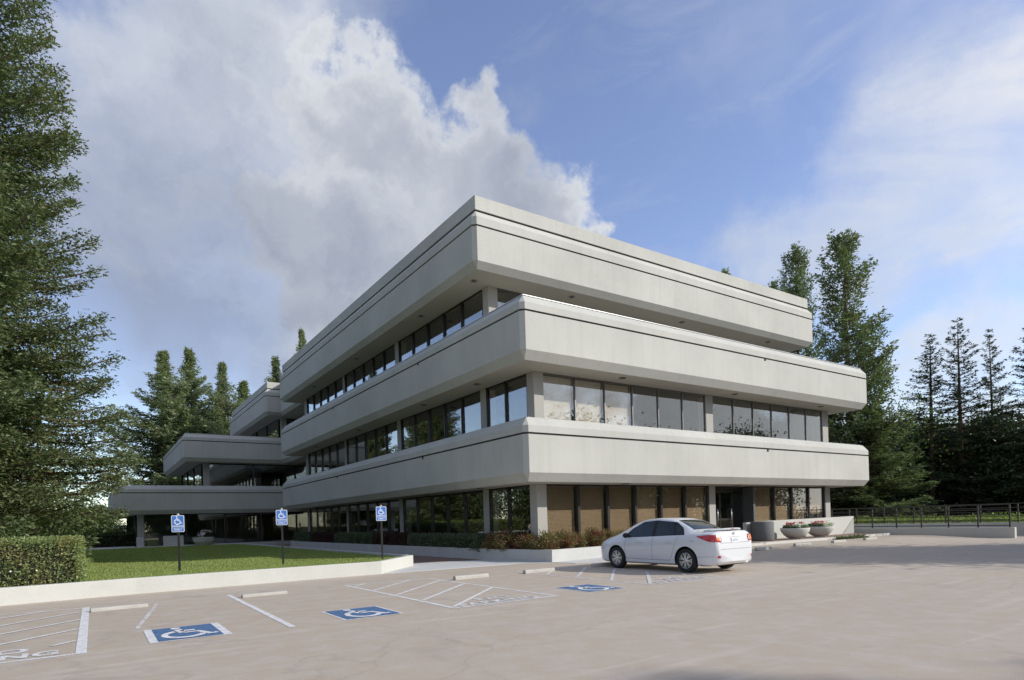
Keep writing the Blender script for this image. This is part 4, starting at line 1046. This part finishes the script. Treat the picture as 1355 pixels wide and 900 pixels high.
SP = [(.80, 3.35, 1.0, 'first reddish shrub, where the grey-green hedge ends'), (.85, 2.55, 1.0, 'reddish shrub just before the bed corner'), (1.25, 1.75, .95, 'low reddish shrub inside the bed corner'),
      (1.35, .85, .95, 'reddish shrub at the very corner of the bed'), (2.15, .85, 1.0, 'reddish shrub right of the bed corner, under the corner column'), (2.95, .95, .92, 'reddish shrub under the first tan blind'),
      (3.75, 1.0, .98, 'reddish shrub under the second tan blind'), (4.55, 1.0, .95, 'reddish shrub under the second and third tan blinds'), (5.35, 1.0, .9, 'reddish shrub just left of the sedan bonnet'),
      (6.15, 1.0, .95, 'reddish shrub above the sedan bonnet'), (6.95, 1.0, .92, 'reddish shrub partly behind the sedan windscreen'), (7.8, 1.0, .92, 'reddish shrub behind the sedan front window'), (8.7, 1.0, .9, 'reddish shrub hidden mostly behind the sedan')]
for i, (x, y, s, lab) in enumerate(SP):
    sc = (s, s * (.72 if x > 1.5 else 1), s * (1 + .08 * sin(i * 2.3)))
    if i == 0:
        s1.location = (x, y, .35); s1.scale = sc; tag(s1, lab, 'shrub', 'reddish shrubs in the corner bed')
    else: dup(s1, (x, y, .35), i * 1.9, sc, lab, 'reddish shrubs in the corner bed')
# far left glimpses under the redwood: hedge with shade and sunlit top put into two leaf colours, cars, houses
hedge('low_hedge', -23, -9.4, 44.2, 46.0, .25, 1.45, 9000, .16, 'dark_leaf', 'hedge by the far path, its shade put into the dark leaf colour, left of the wing', 51)
hedge('low_hedge', -30, -10.5, 47.4, 49.4, .25, 1.62, 9000, .18, 'bright_leaf', 'yellow-green hedge added just behind the dark one as its sunlit top, left of the wing', 52)
def house(x0, x1, y0, y1, h, wm, label):
    r = thing('house', label, 'building', ((x0 + x1) / 2, (y0 + y1) / 2, 0)); w, d = (x1 - x0) / 2, (y1 - y0) / 2
    b = MB(); b.box(-w, w, -d, d, 0, h); b.build('wall', wm, r)
    b = MB(); b.add([(-w - .5, -d - .5, h), (w + .5, -d - .5, h), (w + .5, d + .5, h), (-w - .5, d + .5, h), (-w * .6, 0, h + 1.8), (w * .6, 0, h + 1.8)], [(0, 1, 5, 4), (1, 2, 5), (2, 3, 4, 5), (3, 0, 4), (3, 2, 1, 0)]); b.build('roof', simple('tile_roof', (.22, .11, .08), .9), r)
    for k in range(int(2 * w / 3)):
        b = MB(); b.box(-w + 1 + k * 3, -w + 2.5 + k * 3, -d - .04, -d - .001, 1.0, 2.2); wi = b.build('window', M['glass'], r)
        b = MB(); b.box(-w + .9 + k * 3, -w + 2.6 + k * 3, -d - .06, -d - .041, .9, 1.0); b.build('sill', M['kerbwall'], wi)
    return r
house(-34, -15.5, 88, 98, 3.6, simple('orange_stucco', (.50, .27, .17), .9), 'small orange-pink building far away at the left, seen under the redwood branches')
dup(Bd, (-12.5, 96, 0), .4, (.9, .9, .62), 'low round tree beside the far orange building', 'small trees far at the left')
dup(Bd, (-14.6, 64, 0), 1.4, (.45, .45, .42), 'small tree in front of the far orange building', 'small trees far at the left')
dup(Bd, (-30, 62, 0), 2.4, (1.1, 1.1, .9), 'dark round tree far behind the redwoods at the left', 'small trees far at the left')

# ------------------------------------------------------------------ cars
def lerpk(keys, x):
    """monotone cubic through keys"""
    xs = [k[0] for k in keys]; ys = [k[1] for k in keys]
    if x <= xs[0]: return ys[0]
    if x >= xs[-1]: return ys[-1]
    n = len(xs); d = [(ys[i + 1] - ys[i]) / (xs[i + 1] - xs[i]) for i in range(n - 1)]
    m = [d[0]] + [0 if d[i - 1] * d[i] <= 0 else 2 * d[i - 1] * d[i] / (d[i - 1] + d[i]) for i in range(1, n - 1)] + [d[-1]]
    for i in range(n - 1):
        if x <= xs[i + 1]:
            h = xs[i + 1] - xs[i]; t = (x - xs[i]) / h
            return (2 * t ** 3 - 3 * t ** 2 + 1) * ys[i] + (t ** 3 - 2 * t ** 2 + t) * h * m[i] + (-2 * t ** 3 + 3 * t ** 2) * ys[i + 1] + (t ** 3 - t ** 2) * h * m[i + 1]
# x = distance from the rear bumper, length 4.54
TOP = [(0, .60), (.03, .86), (.08, 1.03), (.16, 1.085), (.45, 1.085), (.78, 1.11), (1.05, 1.235), (1.40, 1.375), (1.75, 1.445), (2.15, 1.465), (2.55, 1.445), (2.85, 1.375), (3.2, 1.225), (3.55, 1.05), (3.72, .985), (4.0, .91), (4.25, .82), (4.42, .70), (4.54, .50)]
BELT = [(0, .58), (.03, .82), (.08, .97), (.18, 1.01), (.6, 1.01), (1.2, .985), (2.2, .94), (3.1, .90), (3.6, .88), (4.0, .84), (4.25, .76), (4.42, .66), (4.54, .48)]
HW = [(0, .66), (.05, .74), (.14, .80), (.35, .855), (.8, .875), (2.2, .88), (3.4, .875), (3.9, .85), (4.2, .79), (4.4, .68), (4.54, .50)]     # half width at the waist
RW = [(0, .50), (.1, .60), (.5, .66), (.9, .60), (1.3, .565), (2.0, .575), (2.7, .575), (3.2, .62), (3.6, .68), (4.0, .66), (4.3, .58), (4.54, .36)]   # half width at the roof rail / deck edge
BOT = [(0, .30), (.1, .22), (.35, .18), (3.9, .17), (4.3, .18), (4.54, .26)]
def section(x):
    zt, zb, w, rw_, z0 = (lerpk(k, x) for k in (TOP, BELT, HW, RW, BOT))
    zt = max(zt, zb + .012)
    zs = zt - .055 * min(1, (zt - zb) / .3)        # roof rail height
    zs = max(zs, zb + .004)
    pts = [(0, z0), (w * .82, z0), (w * .955, z0 + .05), (w * .975, z0 + .16)]
    zm = z0 + (zb - z0) * .62
    pts += [(w * .985, z0 + (zm - z0) * .65), (w, zm), (w * .992, zm + (zb - zm) * .5), (w * .962, zb - .035), (w * .93, zb)]
    a = (w * .93, zb); c = (rw_, zs)
    for t in (.25, .5, .75): pts.append((a[0] + (c[0] - a[0]) * t + .012 * sin(pi * t), a[1] + (c[1] - a[1]) * t))
    pts += [c, (rw_ * .93, zs + (zt - zs) * .48), (rw_ * .72, zs + (zt - zs) * .80), (rw_ * .38, zs + (zt - zs) * .96), (0, zt)]
    return pts
def make_sedan(paint, name, label, full=True):
    car = thing(name, label, 'car')
    xs = [0, .012, .03, .055, .08, .11, .15, .2, .28, .38, .5, .62, .74, .86] + list(np.linspace(.98, 3.95, 34)) + [4.05, 4.15, 4.25, 4.33, 4.4, 4.45, 4.49, 4.52, 4.54]
    b = MB(); secs = [section(x) for x in xs]; n = len(secs[0]); full_n = 2 * n - 2
    for x, s in zip(xs, secs):
        ring = [(y, z) for y, z in s] + [(-y, z) for y, z in s[-2:0:-1]]
        b.v += [(-y, x, z) for y, z in ring]
    for i in range(len(xs) - 1):
        for k in range(full_n):
            j = (k + 1) % full_n
            b.f.append((i * full_n + k, (i + 1) * full_n + k, (i + 1) * full_n + j, i * full_n + j)); b.m.append(0)
    b.f.append(tuple(range(full_n))); b.m.append(0); e = (len(xs) - 1) * full_n; b.f.append(tuple(range(e, e + full_n))[::-1]); b.m.append(0)
    body = b.build('body', [paint, M['car_black']], car, True)
    bm = bmesh.new(); bm.from_mesh(body.data); bmesh.ops.recalc_face_normals(bm, faces=bm.faces); bm.to_mesh(body.data); bm.free()
    # wheel arches cut out of the body
    WY = (.93, 3.53); WR = .318
    for wy in WY:
        for sx in (-1, 1):
            c = MB(); nn = 40
            c.lathe([(0.0, -.26), (WR + .062, -.26), (WR + .062, .3), (0, .3)], nn, (sx * .82, wy, WR), axis='x')
            bmc = bmesh.new(); mc = bpy.data.meshes.new('cut'); mc.from_pydata(c.v, [], c.f); bmc.from_mesh(mc); bmesh.ops.remove_doubles(bmc, verts=bmc.verts, dist=1e-5); bmesh.ops.recalc_face_normals(bmc, faces=bmc.faces)
            bmc.to_mesh(mc); bmc.free(); mc.materials.append(M['car_black'])
            co = bpy.data.objects.new('cut', mc); COL.objects.link(co)
            md = body.modifiers.new('cut', 'BOOLEAN'); md.operation = 'DIFFERENCE'; md.object = co; md.solver = 'EXACT'; md.material_mode = 'TRANSFER'
            dg = bpy.context.evaluated_depsgraph_get(); dg.update(); nm_ = bpy.data.meshes.new_from_object(body.evaluated_get(dg))
            body.modifiers.clear(); body.data = nm_; bpy.data.objects.remove(co)
    body.data.name = 'body'
    body.data.polygons.foreach_set('use_smooth', [True] * len(body.data.polygons))
    try: body.data.set_sharp_from_angle(angle=rad(38))
    except Exception: pass
    bvh = BVHTree.FromPolygons([v.co.copy() for v in body.data.vertices], [tuple(p.vertices) for p in body.data.polygons])
    def proj(p, d, off):
        h = bvh.ray_cast(Vector(p), Vector(d))
        if h[0] is None: return None
        nn = h[1] if h[1].dot(Vector(d)) < 0 else -h[1]
        return h[0] + nn * off
    def decal(name, lo, hi, to3, d, m, off=.004, nu=22, nv=8, parent=car, th=0, mi=0, bb=None):
        """surface patch between a lower and an upper curve, laid onto the body"""
        def ev(c, t):
            L = [0]
            for a, q in zip(c, c[1:]): L.append(L[-1] + math.dist(a, q))
            x = t * L[-1]
            for i in range(len(c) - 1):
                if x <= L[i + 1] + 1e-9:
                    u = (x - L[i]) / max(1e-9, L[i + 1] - L[i]); return (c[i][0] + (c[i + 1][0] - c[i][0]) * u, c[i][1] + (c[i + 1][1] - c[i][1]) * u)
            return c[-1]
        b = bb or MB(); base = len(b.v); ok = []
        for i in range(nu + 1):
            a, q = ev(lo, i / nu), ev(hi, i / nu)
            for j in range(nv + 1):
                u, v = a[0] + (q[0] - a[0]) * j / nv, a[1] + (q[1] - a[1]) * j / nv
                h = proj(to3(u, v), d, off); ok.append(h is not None); b.v.append(tuple(h) if h is not None else (0, 0, 0))
        for i in range(nu):
            for j in range(nv):
                ids = (i * (nv + 1) + j, (i + 1) * (nv + 1) + j, (i + 1) * (nv + 1) + j + 1, i * (nv + 1) + j + 1)
                if all(ok[k] for k in ids): b.f.append(tuple(base + k for k in ids)); b.m.append(mi)
        return None if bb else b.build(name, m, parent, True)
    for sx in (-1, 1):
        side = lambda u, v, sx=sx: (sx * 1.4, u, v); d = (-sx, 0, 0)
        # glass: black surround first, then the panes
        decal('window_trim', [(.98, .995), (1.6, .975), (2.3, .945), (3.28, .915)], [(1.16, 1.18), (1.42, 1.335), (2.1, 1.395), (2.62, 1.355), (3.0, 1.17), (3.28, .92)], side, d, M['car_black'], .003, 40, 10)
        decal('rear_side_window', [(1.34, 1.005), (2.02, .972)], [(1.50, 1.325), (2.06, 1.372)], side, d, M['car_glass'], .006, 20, 10)
        decal('quarter_window', [(1.08, 1.012), (1.30, 1.006)], [(1.24, 1.19), (1.44, 1.31)], side, d, M['car_glass'], .006, 10, 8)
        decal('front_side_window', [(2.14, .968), (2.98, .945)], [(2.17, 1.372), (2.56, 1.34), (2.86, 1.20), (3.05, 1.02)], side, d, M['car_glass'], .006, 24, 10)
        if not full: continue
        sb = MB()
        for cu in ([(2.10, .30), (2.10, .60), (2.085, .95)], [(3.13, .32), (3.17, .6), (3.14, .90)], [(1.33, .62), (1.25, .82), (1.16, .96)], [(1.33, .62), (1.42, .40), (1.48, .31)]):
            decal('', [(x - .004, z) for x, z in cu], [(x + .004, z) for x, z in cu], side, d, None, .0035, 14, 1, bb=sb)
        decal('', [(1.48, .305), (3.12, .315)], [(1.48, .314), (3.12, .324)], side, d, None, .0035, 14, 1, bb=sb)
        decal('', [(.10, .44), (.56, .42)], [(.10, .447), (.56, .427)], side, d, None, .0035, 14, 1, bb=sb)
        decal('', [(.62, .83), (.78, .83)], [(.62, .838), (.78, .838)], side, d, None, .0035, 6, 1, bb=sb)
        sb.build('panel_gap', M['car_seam'], car)
        for hx in (1.50, 2.55):
            p0 = proj((sx * 1.4, hx, .80), d, .0)
            if p0:
                hb = MB(); hb.tube([p0 + Vector((0, -.09, 0)), p0 + Vector((sx * .03, -.06, 0)), p0 + Vector((sx * .03, .06, 0)), p0 + Vector((0, .09, 0))], .013, 8); hb.build('door_handle', paint, car, True)
        # mirror
        mb = MB(); mb.lathe([(0, -.10), (.055, -.085), (.075, -.03), (.07, .03), (.045, .065), (0, .075)], 14, (0, 0, 0))
        mo = mb.build('wing_mirror', [M['car_black']], car, True, (sx * .985, 2.98, .985)); mo.rotation_euler = (rad(90), 0, 0); mo.scale = (1.35, 1, .8)
        gb = MB(); gb.tube([(sx * .80, 3.02, .93), (sx * .93, 2.99, .965)], .022, 8); gb.build('mirror_stalk', M['car_black'], car, True)
    def lampside(nm, mt, lo, hi, sx, off, prt):
        return decal(nm, lo, hi, lambda u, v: (sx * 1.4, u, v), (-sx, 0, 0), mt, off, 20, 8, prt)
    back = lambda u, v: (u, -1.0, v)
    # rear glass and windscreen
    decal('rear_window', [(-.56, .86), (.56, .86)], [(-.46, 1.46), (.46, 1.46)], lambda u, v: (u, v, 3.0), (0, 0, -1), M['car_glass'], .005, 20, 14)
    decal('windscreen', [(-.46, 2.72), (.46, 2.72)], [(-.60, 3.50), (0, 3.56), (.60, 3.50)], lambda u, v: (u, v, 3.0), (0, 0, -1), M['car_glass'], .005, 20, 14)
    # rear end
    if full:
        sp = MB()
        for i in range(15):
            u = -.62 + 1.24 * i / 14; y_ = .10 + .22 * (abs(u) / .62) ** 3
            zt = 1.135 - .035 * (abs(u) / .62) ** 3
            sp.v += [(u, y_ - .03, zt + .008), (u, y_ + .0, zt + .022), (u, y_ + .16, zt + .012), (u, y_ + .20, zt - .05), (u, y_ + .02, zt - .025)]
        for i in range(14):
            for k in range(5): sp.f.append((i * 5 + k, i * 5 + (k + 1) % 5, (i + 1) * 5 + (k + 1) % 5, (i + 1) * 5 + k)); sp.m.append(0)
        sp.f += [tuple(range(5)), tuple(range(70, 75))]; sp.m += [0, 0]
        sp.build('spoiler', paint, car, False)
        hb = MB(); hb.box(-.04, .04, .085, .115, 1.118, 1.135); hb.build('high_brake_light', M['lamp_red'], car)
    for sx in (-1, 1):
        o = MB()
        decal('', [(sx * .56, .80), (sx * .79, .825)], [(sx * .53, .90), (sx * .56, .985), (sx * .79, .985)], back, (0, 1, 0), None, .008, 14, 10, bb=o)
        tl = o.build('tail_light', M['lamp_red'], car, True)
        decal('side_lens', [(.07, .80), (.25, .84), (.56, .945)], [(.09, .99), (.25, .992), (.56, .965)], lambda u, v: (sx * 1.4, u, v), (-sx, 0, 0), M['lamp_red'], .009, 18, 8, tl)
        decal('indicator_lens', [(sx * .63, .845), (sx * .715, .855)], [(sx * .625, .965), (sx * .71, .968)], back, (0, 1, 0), M['lamp_amber'], .013, 8, 6, tl)
        decal('reversing_lens', [(sx * .565, .83), (sx * .62, .835)], [(sx * .56, .945), (sx * .618, .95)], back, (0, 1, 0), M['lamp_clear'], .013, 8, 6, tl)
        decal('reflector', [(sx * .62, .40), (sx * .70, .405)], [(sx * .62, .455), (sx * .70, .46)], back, (0, 1, 0), M['lamp_red'], .008, 6, 4)
        decal('headlight', [(sx * .50, .60), (sx * .70, .66)], [(sx * .50, .73), (sx * .74, .82)], lambda u, v: (u, 6.0, v), (0, -1, 0), M['lamp_clear'], .006, 12, 8)
    if full:
        sb = MB()
        for lo, hi in (([(-.60, .775), (.60, .775)], [(-.60, .783), (.60, .783)]), ([(-.62, .615), (.62, .615)], [(-.62, .623), (.62, .623)])):
            decal('', lo, hi, back, (0, 1, 0), None, .0035, 20, 1, bb=sb)
        sb.build('boot_gap', M['car_seam'], car)
        decal('chrome_strip', [(-.30, .925), (.30, .925)], [(-.28, .94), (.28, .94)], back, (0, 1, 0), M['lamp_clear'], .010, 14, 2)
        # plate: flat, with lettering
        pp = proj((0, -1, .855), (0, 1, 0), .006)
        if pp:
            y_ = pp.y - .012
            b = MB(); b.box(-.153, .153, y_, y_ + .03, .78, .905); pl = b.build('number_plate', M['sign_white'], car)
            b = MB(); text_to(b, '6KRC418', .066, lambda x, z: (x, y_ - .002, .835 + z), .0, .88, 1); text_to(b, 'CALIFORNIA', .026, lambda x, z: (x, y_ - .002, .888 + z), .0, 1, 1)
            b.build('plate_lettering', simple('plate_ink', (.09, .11, .2), .6, bs=0), pl)
            # oval emblem
            b = MB(); yy = proj((0, -1, 1.0), (0, 1, 0), .006).y
            for rx, rz_ in ((.062, .042), (.020, .040), (.045, .016)):
                cz = 1.0 + (0 if rz_ != .016 else .016)
                pts = [(rx * cos(a), yy - .006, cz + rz_ * sin(a)) for a in np.linspace(0, 2 * pi, 21)]
                b.tube(pts, .005, 5, cap=False)
            b.build('emblem', M['chrome'], car, True)
        b = MB(); b.tube([(.50, .02, .225), (.50, .22, .23)], .032, 12); b.build('exhaust', M['chrome'], car, True)
        b = MB(); b.box(-.62, .62, .12, 4.3, .20, .30); b.build('underbody', M['car_black'], car)
    # wheels
    for wy in WY:
        for sx in (-1, 1):
            w = bpy.data.objects.new('wheel', None); COL.objects.link(w); w.parent = car; w.location = (sx * .775, wy, WR); w.rotation_euler = (0, 0, 0 if sx > 0 else pi)
            b = MB(); b.lathe([(.205, -.09), (.29, -.10), (.316, -.075), (.318, .06), (.308, .088), (.285, .10), (.215, .092), (.208, .06)], 40, axis='x'); b.build('tyre', M['tyre'], w, True)
            b = MB(); b.lathe([(.208, -.06), (.212, .06), (.212, .086), (.198, .09), (.190, .06), (.188, .0)], 40, axis='x')
            for k in range(7):
                for s2 in (-.115, .115):
                    a = 2 * pi * k / 7 + s2; a1 = 2 * pi * k / 7 + s2 * 1.55
                    c0 = Vector((0.075, cos(2 * pi * k / 7 + s2 * .4) * .045, sin(2 * pi * k / 7 + s2 * .4) * .045)); c1 = Vector((.072, cos(a1) * .196, sin(a1) * .196))
                    dv = (c1 - c0).normalized(); pv_ = dv.cross(Vector((1, 0, 0))) * .015
                    b.add([c0 - pv_, c1 - pv_ * 1.1, c1 + pv_ * 1.1, c0 + pv_, c0 - pv_ - Vector((.03, 0, 0)), c1 - pv_ - Vector((.03, 0, 0)), c1 + pv_ - Vector((.03, 0, 0)), c0 + pv_ - Vector((.03, 0, 0))],
                          [(0, 1, 2, 3), (0, 4, 5, 1), (2, 6, 7, 3), (1, 5, 6, 2)])
            b.lathe([(.0, .088), (.035, .086), (.055, .074), (.055, .04)], 20, axis='x')
            b.build('rim', M['alloy'], w, False)
            b = MB(); b.lathe([(0, .02), (.2, .02)], 24, axis='x'); b.build('brake_disc', M['car_black'], w, True)
    return car
def carpaint(name, c):
    m, nt, out = mat(name)
    p = bsdf(nt, out, c, .32, 0, .5, None, .9); return m
M['car_black'] = simple('black_plastic', (.012, .012, .013), .6, bs=0)
M['car_seam'] = simple('panel_gap', (.16, .17, .19), .7, bs=0)
M['tyre'] = simple('tyre_rubber', (.018, .018, .018), .85, bs=.1)
m_, nt_, out_ = mat('alloy_wheel'); bsdf(nt_, out_, (.62, .63, .66), .3, .85); M['alloy'] = m_
m_, nt_, out_ = mat('chrome'); bsdf(nt_, out_, (.7, .7, .72), .15, 1); M['chrome'] = m_
m_, nt_, out_ = mat('car_window_glass'); bsdf(nt_, out_, (.02, .027, .025), .04, 0, .55, None, 0); M['car_glass'] = m_
m_, nt_, out_ = mat('tail_lamp_red'); bsdf(nt_, out_, (.48, .012, .015), .15, 0, .6, None, .8); M['lamp_red'] = m_
m_, nt_, out_ = mat('lamp_amber'); bsdf(nt_, out_, (.85, .25, .03), .15, 0, .6, None, .8); M['lamp_amber'] = m_
m_, nt_, out_ = mat('lamp_clear'); bsdf(nt_, out_, (.75, .72, .72), .12, .2, .6, None, .8); M['lamp_clear'] = m_
white = carpaint('white_car_paint', (.70, .71, .73))
car = make_sedan(white, 'sedan_car', 'white four-door sedan with rear spoiler parked nose-in towards the corner bed')
car.location = (1.50, -7.14, 0.0); car.rotation_euler = (0, 0, 0)
# distant parked cars (glimpses)
for i, (x, y, rz, c, lab) in enumerate([(-17.6, 52.6, 88, (.45, .47, .50), 'pale silver car glimpsed at the far left between the hedges'),
                                        (-21.5, 33.5, 80, (.7, .72, .75), 'white car glimpsed under the redwood branches at the left'),
                                        (44.6, -3.75, 170, (.6, .62, .66), 'silver car behind the railings at the right edge of the picture'),
                                        (45.5, -6.4, 172, (.55, .57, .6), 'grey car beside the silver one, out past the right edge')]):
    if i == 0: far = make_sedan(carpaint('silver_car_paint', c), 'parked_car', lab, False); o = far
    else: o = dup(far, (0, 0, 0))
    o.location = (x, y, .0 if i < 2 else .66); o.rotation_euler = (0, 0, rad(rz)); tag(o, lab, 'car', 'distant parked cars')
